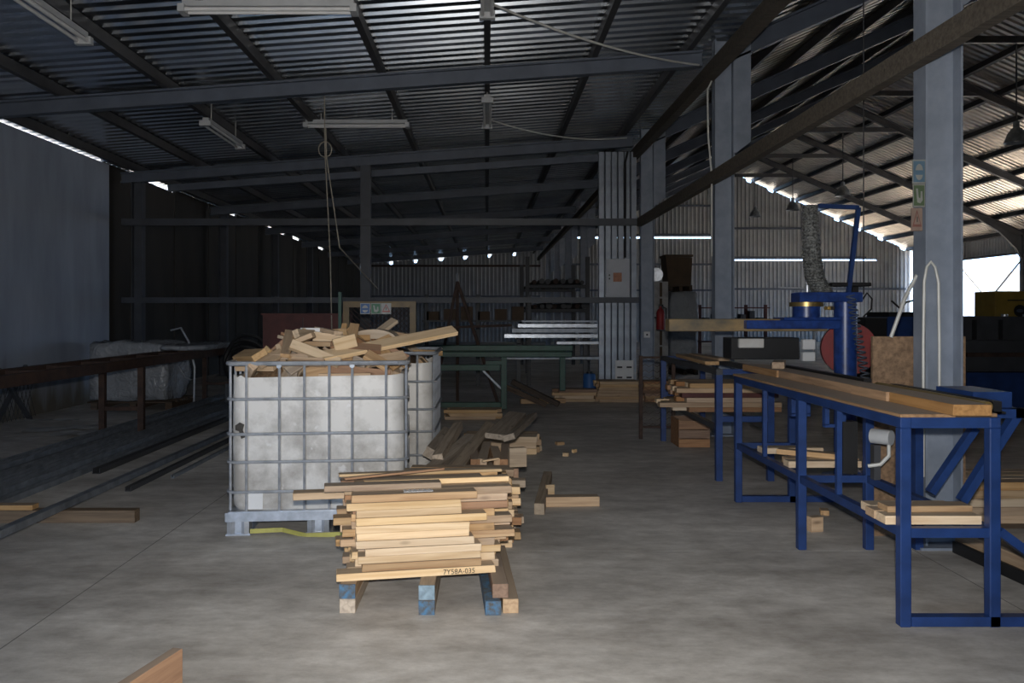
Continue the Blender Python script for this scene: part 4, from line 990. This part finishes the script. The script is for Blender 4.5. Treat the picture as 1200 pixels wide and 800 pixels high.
ysg = FR[0]-.09
for kind, cx, cy, w_, h_, lab in (('blue', 1077, 201, 15, 28, 'blue safety sign on the near column, topmost of three'), ('green', 1077, 229, 14, 27, 'green safety sign on the near column, middle of three'), ('pink', 1074.5, 257, 13, 27, 'faded pinkish triangle sign on the near column, lowest of three')):
    t = thing('safety_sign', (PX(cx, ysg), ysg, PZ(cy, ysg)), lab, 'sign', 'signs on the near column')
    sign_quad(t, (PX(cx, ysg), ysg, PZ(cy, ysg)), w_*ysg/F, h_*ysg/F, kind, True)
c = MB().path([(PX(1044, 5.47), 5.47, PZ(395, 5.47)), (PX(1056, 5.45), 5.45, PZ(362, 5.45)), (PX(1060, 5.4), 5.4, PZ(350, 5.4)), (2.757, 5.3, PZ(322, 5.3))], .012).build('pole_cable', M['cable_white'], smooth=True)
tag(c, 'pale hose slanting down from the near column to the chipboard', 'hose')

# lumber on the floor at the right edge
g = 'boards on the floor behind the bench on the right'
for r in range(4):
    for k in range(5):
        a = 3.06+RND.uniform(-.08, .1); b = 4.2+RND.uniform(-.2, .2)
        board('sawn_board', b-a, .12, .055, ((a+b)/2, 5.62+r*.125, .06+.0275+k*.056), (0, 0, RND.uniform(-.03, .03)), M[RND.choice(['wood_tan', 'wood_pale', 'wood_heap'])], 'sawn board in the right floor pile, %s row, %s' % ('front' if r == 0 else ORD[r], 'lowest' if k == 0 else ORD[k]+' from the bottom'), g)
for y in (5.7, 5.95): board('bearer', 1.0, .08, .058, (3.6, y, .03), (0, 0, 0), M['wood_dark'], ('front' if y < 5.8 else 'rear')+' dark bearer under the right floor pile', g, 'bearer')
board_pq('plank', (PX(1128, 5.15), 5.2, .06), (PX(1215, 4.5), 4.5, .06), .04, .12, M['wood_tan'], 'plank on edge running out of the picture at the right', cat='plank')
board_pq('steel_strip', (PX(1124, 5.05), 5.1, .035), (PX(1212, 4.42), 4.42, .035), .03, .07, M['black'], 'black steel strip beside the plank at the right edge', cat='strip')

# ------------------------------------------------------------------ left side
YT0, YT1, ZT = 4.9, 14.3, .93
t = thing('long_steel_table', (-4.5, 10.5, 0), 'long dark rusty steel table along the left wall', 'table')
for x in (-4.75, -4.27): box('top_beam', x-.04, x+.04, YT0, YT1, ZT-.11, ZT, M['rust'], t)
for y in [YT0+.2+k*.75 for k in range(13)]: box('cross_bar', -4.71, -4.31, y-.025, y+.025, ZT-.06, ZT-.01, M['rust'], t)
for y in (5.4, 10.2, 13.9):
    for x in (-4.75, -4.27): box('leg', x-.035, x+.035, y-.035, y+.035, 0, ZT-.11, M['rust'], t)
    box('leg_tie', -4.715, -4.305, y-.02, y+.02, .28, .33, M['rust'], t)
t = thing('mesh_trestle', (-6.2, 11.2, 0), 'crossed dark trestle with wire mesh by the plaster wall', 'trestle')
for x in (-6.42,):
    MB().bar((x, 10.75, .0), (x, 11.5, .75), .05).build('leg', M['steel_dark'], t)
    MB().bar((x+.06, 11.5, .0), (x+.06, 10.75, .75), .05).build('leg', M['steel_dark'], t)
    m_ = MB()
    for k in range(9):
        m_.bar((x-.03, 10.7+k*.1, .02), (x-.03, 10.7+k*.1+.3, .68), .006); m_.bar((x-.03, 10.7+k*.1+.3, .02), (x-.03, 10.7+k*.1, .68), .006)
    m_.build('mesh_wire', M['steel_dark'], t)
# film-wrapped bundle
def wrapped(name, x0, x1, y0, y1, z0, z1, label, seed=1, amp=.05):
    R_ = random.Random(seed); bm = bmesh.new(); bmesh.ops.create_cube(bm, size=1)
    bmesh.ops.subdivide_edges(bm, edges=bm.edges[:], cuts=9, use_grid_fill=True)
    from mathutils import noise
    for v in bm.verts:
        c_ = v.co.copy(); p = Vector((c_.x*(x1-x0), c_.y*(y1-y0), c_.z*(z1-z0)))
        k = noise.noise(p*3.1+Vector((seed, 0, 0)))
        s = 1-.10*max(0, abs(c_.x)+abs(c_.y)+abs(c_.z)-.95)
        v.co = p*s+Vector((noise.noise(p*2+Vector((5, seed, 1))), noise.noise(p*2+Vector((1, 9, seed))), k if c_.z > -.45 else 0))*amp
        v.co.z = max(v.co.z, -(z1-z0)/2)
    me = bpy.data.meshes.new(name); bm.to_mesh(me); bm.free(); me.materials.append(M['film'])
    for p in me.polygons: p.use_smooth = True
    return me, Vector(((x0+x1)/2, (y0+y1)/2, (z0+z1)/2))
t = thing('wrapped_pallet', (-5.35, 13.2, 0), 'bulky load in grey plastic film on a pallet behind the steel table', 'wrapped load')
me, c = wrapped('x', -6.15, -4.92, 12.7, 13.7, .13, 1.02, '', 3, .09); link('film_wrap', me, t, c)
for k in range(5): box('pallet_board', -6.15, -4.85, 12.7+k*.22, 12.84+k*.22, .10, .125, M['wood_dark'], t)
for x in (-6.1, -5.5, -4.95): box('pallet_block', x, x+.1, 12.7, 13.72, 0, .10, M['wood_dark'], t)
t = thing('film_sheet', (-4.5, 12.9, ZT), 'crumpled sheet of grey film lying on the steel table', 'film')
me, c = wrapped('y', -4.85, -4.2, 12.2, 14.2, ZT+.001, ZT+.075, '', 8, .035); link('film_fold', me, t, c)
t = thing('metal_stand', (-4.15, 13.3, 0), 'thin bent pale pipe frame sticking up behind the steel table', 'frame')
MB().path([(PX(200, 13.2), 13.2, PZ(387, 13.2)), (PX(212, 13.2), 13.2, PZ(384, 13.2)), (PX(221, 13.2), 13.2, PZ(400, 13.2)), (PX(228, 13.2), 13.2, PZ(430, 13.2)), (PX(227, 13.2), 13.2, 0)], .016).build('pipe', M['zinc'], t, True)
MB().path([(PX(203, 13.2), 13.2, PZ(420, 13.2)), (PX(217, 13.2), 13.2, PZ(442, 13.2)), (PX(224, 13.2), 13.2, PZ(445, 13.2))], .014).build('brace_pipe', M['zinc'], t, True)
# long steel profiles on the floor
g = 'steel profiles in the long bundle on the left floor'
R_ = random.Random(4)
def channel(x, y0, y1, z, w_, h_, lab, grp=None, mat='zinc_dull'):
    mb = MB(); th = .006
    mb.prism([(x-w_/2, z), (x+w_/2, z), (x+w_/2, z+h_), (x+w_/2-th, z+h_), (x+w_/2-th, z+th), (x-w_/2+th, z+th), (x-w_/2+th, z+h_), (x-w_/2, z+h_)], 'y', y0, y1)
    o = mb.build('steel_profile', M[mat]); tag(o, lab, 'steel profile', grp); return o
for i in range(9):
    x = -3.74-i*.098 if i < 5 else -4.37-(i-5)*.092
    for k in range(2 if i in (1, 2, 3, 6, 7) else 1):
        channel(x+R_.uniform(-.01, .01), 4.9+R_.uniform(-.3, .9)+(1.6 if i > 6 else 0), 13.6+R_.uniform(-1.2, .8), k*.052, .088, .05, '%s long zinc channel from the right in the floor bundle, %s one' % (['first', 'second', 'third', 'fourth', 'fifth', 'sixth', 'seventh', 'eighth', 'ninth'][i], 'upper' if k else 'lower'), g)
board_pq('steel_profile', (-2.98, 5.0, .133), (-3.16, 10.2, .027), .06, .05, M['zinc_dull'], 'single long steel bar resting across the timber beam on the left floor', cat='steel profile')
channel(-2.98, 6.85, 9.6, 0, .05, .04, 'short dark channel right of the single long one', mat='steel_dark')
channel(-2.82, 7.4, 9.9, 0, .03, .03, 'thinnest steel strip on the left floor near the tank', mat='zinc_dull')
channel(-3.60, 7.6, 11.5, 0, .07, .05, 'dark channel just right of the long bundle', mat='steel_dark')
o = board('square_beam', 1.9, .09, .088, (PX(158, 5.82)-.95, 5.86, .044), (0, 0, 0), M['wood_brown'], 'brown timber beam lying across the floor at the left edge', cat='beam')
o = board('sawn_board', .8, .09, .035, (PX(45, 5.9)-.4, 5.86, .106), (0, 0, .01), M['wood_tan'], 'short pale board lying on the timber beam at the left edge')
for k, (px, py, L_, W_, rz, lab) in enumerate(((75, 503, .9, .45, .35, 'grey cardboard sheet on the floor under the steel table'), (100, 509, .7, .4, .2, 'second cardboard sheet overlapping beside the steel profiles'), (62, 495, .7, .12, .1, 'narrow cardboard strip by the wall foot'))):
    Y = 1423/(py-368); n = 6
    mb = MB(); V = []
    for i in range(n+1):
        for j in range(3):
            V.append((PX(px, Y)+(i/n-.5)*L_*math.cos(rz)-(j/2-.5)*W_*math.sin(rz), Y+(i/n-.5)*L_*math.sin(rz)+(j/2-.5)*W_*math.cos(rz), .008+k*.012+R_.uniform(0, .025)))
    m0 = len(V); V += [(a, b, c_-.005) for a, b, c_ in V]
    fs = [(i*3+j, (i+1)*3+j, (i+1)*3+j+1, i*3+j+1) for i in range(n) for j in range(2)]
    mb.add(V, fs+[tuple(m0+q for q in reversed(f)) for f in fs]); o = mb.build('cardboard_sheet', M['cardboard']); tag(o, lab, 'cardboard')

# ------------------------------------------------------------------ middle background
YG = 9.6; xa, xb, ztp = PX(406, YG), PX(484, YG), PZ(353, YG)
t = thing('machine_guard', ((xa+xb)/2, YG, 0), 'yellow framed wire mesh guard carrying three safety signs', 'guard')
for x in (xa, xb): box('frame_post', x-.035, x+.035, YG-.03, YG+.03, 0, ztp, M['yellow_paint'], t)
box('frame_rail', xa+.035, xb-.035, YG-.03, YG+.03, ztp-.07, ztp, M['yellow_paint'], t); box('frame_rail', xa+.035, xb-.035, YG-.03, YG+.03, .1, .17, M['yellow_paint'], t)
ms = MB()
for k in range(30):
    u = xa-.9+k*.06
    for s in (1, -1):
        p0 = Vector((u if s > 0 else u+1.4, YG, .17)); q0 = Vector((u+1.4 if s > 0 else u, YG, ztp-.07))
        # clip to the frame
        d = q0-p0; ts = sorted([(xa-p0.x)/d.x, (xb-p0.x)/d.x]); t0, t1 = max(0, ts[0]), min(1, ts[1])
        if t1-t0 > .03: ms.bar(p0+d*t0, p0+d*t1, .006)
ms.build('mesh_wire', M['rust'], t)
box('green_post', xa-.09, xa-.055, YG-.03, YG+.03, 0, PZ(342, YG), M['green_paint'], t)
for kind, px, lab in (('blue', 428.5, 'blue head protection sign on the yellow guard'), ('green', 441, 'green sign on the yellow guard between the blue and the triangle sign'), ('red', 453, 'white sign with red warning triangle on the yellow guard')):
    tt = thing('safety_sign', (PX(px, YG), YG-.04, PZ(361.5, YG)), lab, 'sign', 'signs on the yellow guard')
    sign_quad(tt, (PX(px, YG), YG-.04, PZ(361.5, YG)), .115, .125, kind)
YQ = 10.6; t = thing('red_cabinet', (PX(356, YQ), YQ, 0), 'dark oxide red steel cabinet behind the front tank', 'cabinet')
box('body', PX(308, YQ), PX(404, YQ), YQ, YQ+.6, .08, PZ(369, YQ), M['oxide_red'], t); box('top_edge', PX(306, YQ), PX(405, YQ), YQ-.02, YQ+.62, PZ(369, YQ), PZ(367, YQ), M['oxide_red'], t)
for px in (312, 400): box('foot', PX(px, YQ)-.04, PX(px, YQ)+.04, YQ+.05, YQ+.5, 0, .08, M['steel_dark'], t)
box('door_seam', PX(355, YQ)-.004, PX(355, YQ)+.004, YQ-.006, YQ, .15, PZ(372, YQ), M['black'], t)
# green machine table
t = thing('green_table', (0, 12.6, 0), 'green steel machine table behind the tanks', 'table'); gp = M['green_paint']; Y = 12.6
def gbx(n, a, b, ya, yb, d0, d1): return box(n, PX(a, Y), PX(b, Y), Y+d0, Y+d1, PZ(yb, Y), PZ(ya, Y), gp, t, bevel=.006)
gbx('top_rail', 505, 671, 404.5, 411, -.02, .1); gbx('top_rail', 505, 670, 412, 418, -.05, .07)
gbx('under_rail', 505, 586, 427, 434, -.05, .03)
gbx('leg', 587, 594, 418, 479, -.04, .04); gbx('leg', 507, 514, 434, 479, -.04, .04); gbx('foot_rail', 514, 587, 471, 477, -.03, .03)
MB().bar((PX(566, Y), Y, PZ(434, Y)), (PX(587, Y), Y, PZ(455, Y)), .03).build('brace', M['zinc_dull'], t)
gbx('rear_leg', 660, 667, 418, 462, .6, .68); box('rear_rail', PX(505, Y), PX(667, Y), Y+.55, Y+.7, PZ(418, Y), PZ(411, Y), gp, t)
box('gusset', PX(569, Y), PX(588, Y), Y-.05, Y+.05, PZ(427, Y), PZ(422.5, Y), gp, t)
# zinc sheet packs on a trestle
YZ = 14.0
t = thing('sheet_rack', (PX(650, YZ), YZ, 0), 'rack with shiny zinc sheets left of the zinc duct panel', 'rack')
def zb_(n, a, b, ya, yb, d0, d1, m): return box(n, PX(a, YZ), PX(b, YZ), YZ+d0, YZ+d1, PZ(yb, YZ), PZ(ya, YZ), m, t)
zb_('sheet', 607, 700, 379.5, 383.5, 0, .45, M['zinc']); zb_('sheet', 612, 700, 375.5, 377.5, .1, .5, M['zinc_dull']); zb_('sheet', 600, 700, 385, 389.5, .0, .4, M['zinc_dull'])
zb_('sheet', 591, 700, 391.5, 395.5, -.05, .45, M['zinc']); zb_('sheet', 652, 701, 400, 403, -.08, .4, M['zinc']); zb_('sheet', 592, 702, 418, 421, 0, .4, M['zinc_dull'])
for px in (609, 690):
    zb_('leg', px-2.5, px+2.5, 383, 465, .46, .52, M['steel_dark'])
    for yy in (384, 390.5, 396, 403, 421): zb_('arm', px-2, px+2, yy, yy+1.2, -.02, .46, M['steel_dark'])
t = thing('a_frame', (PX(540, 13.6), 13.6, 0), 'rusty A-shaped trestle standing behind the green table', 'trestle')
top = (PX(536, 13.6), 13.6, PZ(330, 13.6))
MB().bar(top, (PX(507, 13.5), 13.5, 0), .05).build('leg', M['rust'], t); MB().bar(top, (PX(584, 13.5), 13.5, 0), .05).build('leg', M['rust'], t)
MB().bar(top, (PX(536, 13.9), 14.0, 0), .05).build('leg', M['rust'], t)
MB().bar((PX(512, 13.5), 13.5, PZ(384, 13.5)), (PX(600, 13.5), 13.5, PZ(381, 13.5)), .04).build('cross_bar', M['rust'], t)
box('top_hook', top[0]-.02, top[0]+.02, 13.58, 13.62, PZ(332, 13.3), PZ(319, 13.3), M['steel_grey'], t)
# blue drum and rubbish under the rack
t = thing('blue_drum', (PX(690, 14.3), 14.75, 0), 'small blue drum under the zinc sheets', 'drum')
MB().lathe((PX(690, 14.3), 14.22, 0), [(0, 0), (.10, 0), (.11, .02), (.11, .2), (.115, .21), (.11, .22), (.11, .42), (.09, .45), (0, .45)], 16).build('body', M['sign_blue'], t, True)
MB().lathe((PX(690, 14.3), 14.22, .45), [(.05, 0), (.05, .03), (0, .03)], 12).build('lid', M['black'], t, True)
# lumber in front of the zinc panel
pile(PX(652, 14), PX(700, 14), 13.85, 3, .12, 4, .052, 'board in the low pile left of the zinc panel', 'boards left before the zinc panel', ['wood_tan', 'wood_red', 'wood_heap'], xj=.1)
pile(PX(698, 14), PX(748, 14), 13.75, 4, .12, 7, .050, 'board in the tall pile before the zinc panel', 'boards before the zinc panel', ['wood_tan', 'wood_tan', 'wood_heap'], xj=.05)
pile(PX(752, 13.9), PX(800, 13.9), 13.8, 3, .12, 7, .050, 'board in the pile behind the mesh screen', 'boards behind the mesh panel', ['wood_tan', 'wood_red'], xj=.05)
for k, (a, b, lab) in enumerate((((600, 447, 13.2), (655, 466, 13.0), 'dark beam slanting on the floor by the green table, upper one'), ((590, 452, 12.9), (640, 470, 12.9), 'dark beam slanting on the floor by the green table, lower one'), ((610, 470, 13.5), (662, 464, 13.6), 'brown board flat on the floor behind the green table'))):
    board_pq('square_beam', (PX(a[0], a[2]), a[2], max(.05, PZ(a[1], a[2]))), (PX(b[0], b[2]), b[2], .05), .1, .08, M['wood_dark' if k < 2 else 'wood_tan'], lab, cat='beam')
# zinc duct panel with electric box
YD = 14.95; x0, x1 = PX(701, YD), PX(746, YD)
t = thing('zinc_duct_panel', ((x0+x1)/2, YD, 0), 'tall shiny zinc cable duct panel beside the third column', 'duct')
nb = 6
for k in range(nb):
    a = x0+(x1-x0)*k/nb; b = x0+(x1-x0)*(k+1)/nb
    MB().prism([(a+.004, YD), (a+.014, YD-.02-(.02 if k % 2 else 0)), (b-.014, YD-.02-(.02 if k % 2 else 0)), (b-.004, YD), (b-.004, YD+.03), (a+.004, YD+.03)], 'z', 0, 4.40).build('duct_strip', M['zinc_panel'], t)
t = thing('electric_box', (PX(725, YD), YD-.2, PZ(350, YD)), 'grey electric box with an orange warning sticker on the zinc panel', 'electric box')
a, b = PX(710, YD-.2), PX(738.5, YD-.2)
box('cabinet', a, b, YD-.2, YD-.045, PZ(349, YD-.2), PZ(303, YD-.2), M['box_grey'], t, bevel=.008); box('door', a+.03, b-.02, YD-.212, YD-.2, PZ(348, YD-.2), PZ(304.5, YD-.2), M['box_grey'], t, bevel=.003)
box('sticker', PX(718.5, YD-.2), PX(728.5, YD-.2), YD-.214, YD-.212, PZ(330, YD-.2), PZ(319.5, YD-.2), M['orange_sticker'], t); 
for z in (PZ(323, YD), PZ(327, YD)): box('lock', PX(714, YD-.2)-.01, PX(714, YD-.2)+.01, YD-.22, YD-.212, z-.015, z+.015, M['black'], t)
t = thing('white_placard', (PX(732, 14.5), 14.5, 0), 'white panel with dark slots leaning at the foot of the zinc panel', 'panel')
MB().box(PX(721, 14.6), PX(742, 14.6), 14.58, 14.6, .30, PZ(422, 14.6)).build('sheet', M['white'], t)
for yy in (430, 442):
    for px in (726, 737): box('slot', PX(px-3, 14.6), PX(px+3, 14.6), 14.575, 14.58, PZ(yy+1, 14.6), PZ(yy-1, 14.6), M['black'], t)
box('stand', PX(721, 14.6), PX(742, 14.6), 14.585, 14.6, 0, .30, M['white'], t)
c = MB().path([(PX(736, YD-.1), YD-.06, 4.4), (PX(733, YD-.1), YD-.06, 4.2), (PX(733, YD-.1), YD-.06, PZ(302, YD)), ], .022).build('power_cable', M['black'], smooth=True); tag(c, 'thick black cable running down to the electric box', 'cable')
t = thing('wall_switch', (PX(758, FR[2]-.1), FR[2]-.1, PZ(392, FR[2])), 'small white switch box on the third column', 'switch')
box('box', PX(754.5, FR[2]-.1), PX(761.5, FR[2]-.1), FR[2]-.125, FR[2]-.078, PZ(395.5, FR[2]-.1), PZ(388.5, FR[2]-.1), M['white'], t); box('button', PX(757, FR[2]-.1), PX(759, FR[2]-.1), FR[2]-.13, FR[2]-.125, PZ(393, FR[2]-.1), PZ(391, FR[2]-.1), M['black'], t)
ye = FR[2]-.02; t = thing('fire_extinguisher', (PX(774, ye), ye, PZ(385, ye)), 'red fire extinguisher hung beside the third column', 'fire extinguisher')
ex, ez = PX(774, ye), PZ(386, ye)
MB().lathe((ex, ye, ez), [(0, 0), (.07, .0), (.075, .02), (.075, .30), (.05, .36), (.025, .38), (.025, .42), (0, .42)], 16).build('cylinder', M['red_paint'], t, True)
box('valve', ex-.03, ex+.05, ye-.015, ye+.015, ez+.40, ez+.45, M['black'], t); MB().path([(ex+.03, ye, ez+.42), (ex+.1, ye, ez+.38), (ex+.1, ye, ez+.1)], .012).build('hose', M['black'], t, True)
box('bracket', XC+.118, ex-.06, ye-.01, ye+.01, ez+.2, ez+.23, M['black'], t)

# goods stacked beyond the third column
t = thing('wrapped_pallet', (PX(803, 20), 20.4, 0), 'shiny film-wrapped goods stack beyond the third column', 'wrapped load')
me, c = wrapped('z', PX(786, 20), PX(818, 20), 20.0, 20.9, .13, PZ(341, 20), '', 12, .04); link('film_wrap', me, t, c)
for x in (4.45, 4.75, 5.03): box('pallet_block', x, x+.08, 20.0, 20.9, 0, .13, M['wood_dark'], t)
t = thing('pallet', (4.8, 20.4, PZ(341, 20)), 'dark pallet lying on the wrapped goods stack', 'pallet')
for k in range(4): box('pallet_board', PX(784, 20), PX(812, 20), 20.05+k*.22, 20.2+k*.22, PZ(341, 20)+.12, PZ(341, 20)+.15, M['wood_dark'], t)
for x in (4.42, 4.66, 4.9): box('pallet_block', x, x+.08, 20.05, 20.86, PZ(341, 20)+.005, PZ(341, 20)+.12, M['wood_dark'], t)
t = thing('brown_box', (4.7, 20.4, PZ(330, 20)), 'brown cardboard box on top of the wrapped goods stack', 'box')
zb0 = PZ(341, 20)+.151
MB().prism([(PX(784, 20), zb0), (PX(810, 20), zb0), (PX(812, 20), PZ(302, 20)), (PX(781, 20), PZ(300, 20))], 'y', 20.05, 20.7).build('carton', M['brown_card'], t)
box('flap', PX(780, 20), PX(813, 20), 20.03, 20.72, PZ(301, 20)+.01, PZ(299, 20)+.02, M['brown_card'], t)
zs = 0
for k in range(6):
    h_ = .38; t = thing('white_carton', (PX(775, 19), 19.3, zs), 'pale carton in the stack beside the third column, '+(ORD[k]+(' one' if k == 0 else ' from the floor') if k < 5 else 'topmost one'), 'carton', 'pale cartons beside the third column')
    box('carton', PX(766, 19), PX(783, 19), 19.0, 19.5, zs, zs+h_-.012, M['cardboard'], t); box('tape', PX(773, 19), PX(776, 19), 18.998, 19.0, zs+.02, zs+h_-.03, M['brown_card'], t); zs += h_-.01
rl_ = MB().cyl((PX(769, 19), 19.0, zs+.16), (PX(769, 19.4), 19.45, zs+.16), .155, 20).build('film_roll', M['zinc'], smooth=True); tag(rl_, 'shiny round roll lying on the pale cartons', 'roll')
# red steel shelving far behind
t = thing('red_shelf', (9, 30, 0), 'dark red steel shelving before the far sheet wall', 'shelf')
for px in (820, 836, 858, 874, 897): box('post', PX(px, 30)-.05, PX(px, 30)+.05, 29.95, 30.05, 0, PZ(357, 30), M['oxide_red'], t)
for z in (.5, 1.1, 1.72): box('shelf_board', PX(819, 30), PX(898, 30), 29.6, 30.2, z-.04, z, M['oxide_red'], t)
for k in range(7): box('stored_part', PX(823+k*10.5, 30), PX(829+k*10.5, 30), 29.7, 30.1, 1.1, 1.35+.12*(k % 3), M['steel_dark'], t)
# pipe rack in the dark aisle
t = thing('pipe_rack', (1.7, 22, 0), 'dark rack loaded with long pipes deep in the aisle', 'rack')
for y in (20.6, 24.0):
    for x in (1.0, 2.5): box('post', x-.05, x+.05, y-.05, y+.05, 0, 2.9, M['steel_dark'], t)
    for z in (1.6, 2.2): box('arm', 1.05, 2.45, y-.04, y+.04, z-.08, z, M['steel_dark'], t)
for i in range(8):
    for z in (1.6, 2.2):
        r = R_.uniform(.05, .085); MB().cyl((1.15+i*.17, 20.1+R_.uniform(-.3, .3), z+r), (1.15+i*.17, 24.8, z+r), r, 10).build('pipe', M['steel_dark' if i % 3 else 'rust'], t, True)
t = thing('dark_shelf', (-.5, 17.5, 0), 'low dark steel shelf behind the partition frame', 'shelf')
for px in (500, 560, 620): box('post', PX(px, 17)-.04, PX(px, 17)+.04, 17.0, 17.08, 0, PZ(345, 17), M['steel_dark'], t)
for yy in (350, 375, 405): box('shelf_board', PX(495, 17), PX(625, 17), 16.9, 17.5, PZ(yy+2, 17), PZ(yy, 17), M['steel_dark'], t)
for k in range(6): box('stored_box', PX(500+k*20, 17), PX(514+k*20, 17), 17.0, 17.4, PZ(375, 17), PZ(375, 17)+.18+.05*(k % 3), M['brown_card'], t)
t = thing('cable_coils', (PX(283, 13), 13, 0), 'black tangled cable coils in the dark beside the left columns', 'cable coil')
for k in range(7):
    r = .25+.04*(k % 3); a = [(PX(285, 13)+r*math.cos(q*.35), 13+.05*k+.03*math.sin(q), .35+r+.05*k*.5+r*math.sin(q*.35)) for q in range(19)]
    MB().path(a, .03, 6).build('coil', M['black'], t, True)
box('coil_stand', PX(265, 13), PX(305, 13), 12.95, 13.4, 0, .38, M['steel_dark'], t)

# ------------------------------------------------------------------ machinery in the hall at the right
YW = 13.0
t = thing('dark_machine', (PX(1190, YW), YW, 0), 'large dark machine with a blue base beyond the near column', 'machine')
xa = PX(1126, YW)
box('base', xa+.1, xa+4.2, YW, YW+1.6, .0, .55, M['blue_paint'], t); box('body', xa, xa+4.3, YW+.1, YW+1.8, .56, 1.05, M['steel_dark'], t)
MB().prism([(xa, 1.05), (xa+4.3, 1.05), (xa+4.3, 1.40), (xa+.3, 1.44), (xa, 1.38)], 'y', YW+.3, YW+1.7).build('hood', M['steel_dark'], t)
for k in range(9): box('hood_rib', xa+.35+k*.42, xa+.41+k*.42, YW+.27, YW+.3, 1.06, 1.38, M['black'], t)
box('control_rail', xa+.1, xa+4.2, YW-.02, YW+.1, .80, .86, M['rust'], t)
for k in range(5): MB().cyl((xa+1.0+k*.35, YW+.5, 1.41), (xa+1.0+k*.35, YW+.5, 1.47), .05, 10).build('cap', M['zinc'], t, True)
YY = 16.5; t = thing('yellow_cabinet', (PX(1190, YY), YY, 0), 'dull yellow cabinet with a dark round emblem at the right edge', 'cabinet')
xa, xb = PX(1166, YY), PX(1166, YY)+1.3
box('body', xa, xb, YY, YY+.7, 0, PZ(341, YY), M['yellow_box'], t, bevel=.01)
box('stripe', xa+.25, xb-.1, YY-.004, YY, PZ(352.5, YY), PZ(351, YY), M['black'], t)
ec = (PX(1195, YY), PZ(364, YY)); n = 20
MB().prism([(ec[0]+.12*math.cos(2*math.pi*k/n), ec[1]+.12*math.sin(2*math.pi*k/n)) for k in range(n)], 'y', YY-.006, YY).build('emblem', M['black'], t)
MB().prism([(ec[0]+.07*math.cos(2*math.pi*k/n), ec[1]+.035*math.sin(2*math.pi*k/n)) for k in range(n)], 'y', YY-.008, YY-.006).build('emblem_mark', M['steel_grey'], t)
YU = 11.0; t = thing('blue_crate', (PX(1057, YU), YU, 0), 'blue bin with dark lid behind the chipboard sheet', 'bin')
box('body', PX(1040, YU), PX(1082, YU), YU, YU+.6, 0, PZ(371, YU), M['blue_paint'], t); box('lid', PX(1041, YU), PX(1083, YU), YU-.02, YU+.62, PZ(371, YU), PZ(365.5, YU), M['black'], t)
t = thing('black_case', (PX(1028, YU), YU, 0), 'black machine case left of the blue bin', 'case')
box('body', PX(1014, YU), PX(1039, YU), YU, YU+.5, 0, PZ(373, YU), M['black'], t); box('lid', PX(1013, YU), PX(1039.5, YU), YU-.02, YU+.5, PZ(373, YU), PZ(371.5, YU), M['steel_dark'], t)
c = MB().path([(PX(1010, YU), YU, PZ(352, YU)), (PX(1016, YU), YU, PZ(343, YU)), (PX(1022, YU), YU, PZ(350, YU)), (PX(1021, YU), YU, PZ(362, YU)), (PX(1012, YU), YU, PZ(371, YU))], .012).build('black_hose', M['black'], smooth=True); tag(c, 'thin curled black hose above the black case', 'hose')
c = MB().path([(PX(1049, YU), YU+.1, PZ(352, YU)), (PX(1060, YU), YU+.1, PZ(362, YU)), (PX(1066, YU), YU+.1, PZ(354, YU)), (PX(1074, YU), YU+.1, PZ(352, YU))], .014).build('black_hose', M['black'], smooth=True); tag(c, 'bent black hose above the blue bin', 'hose')
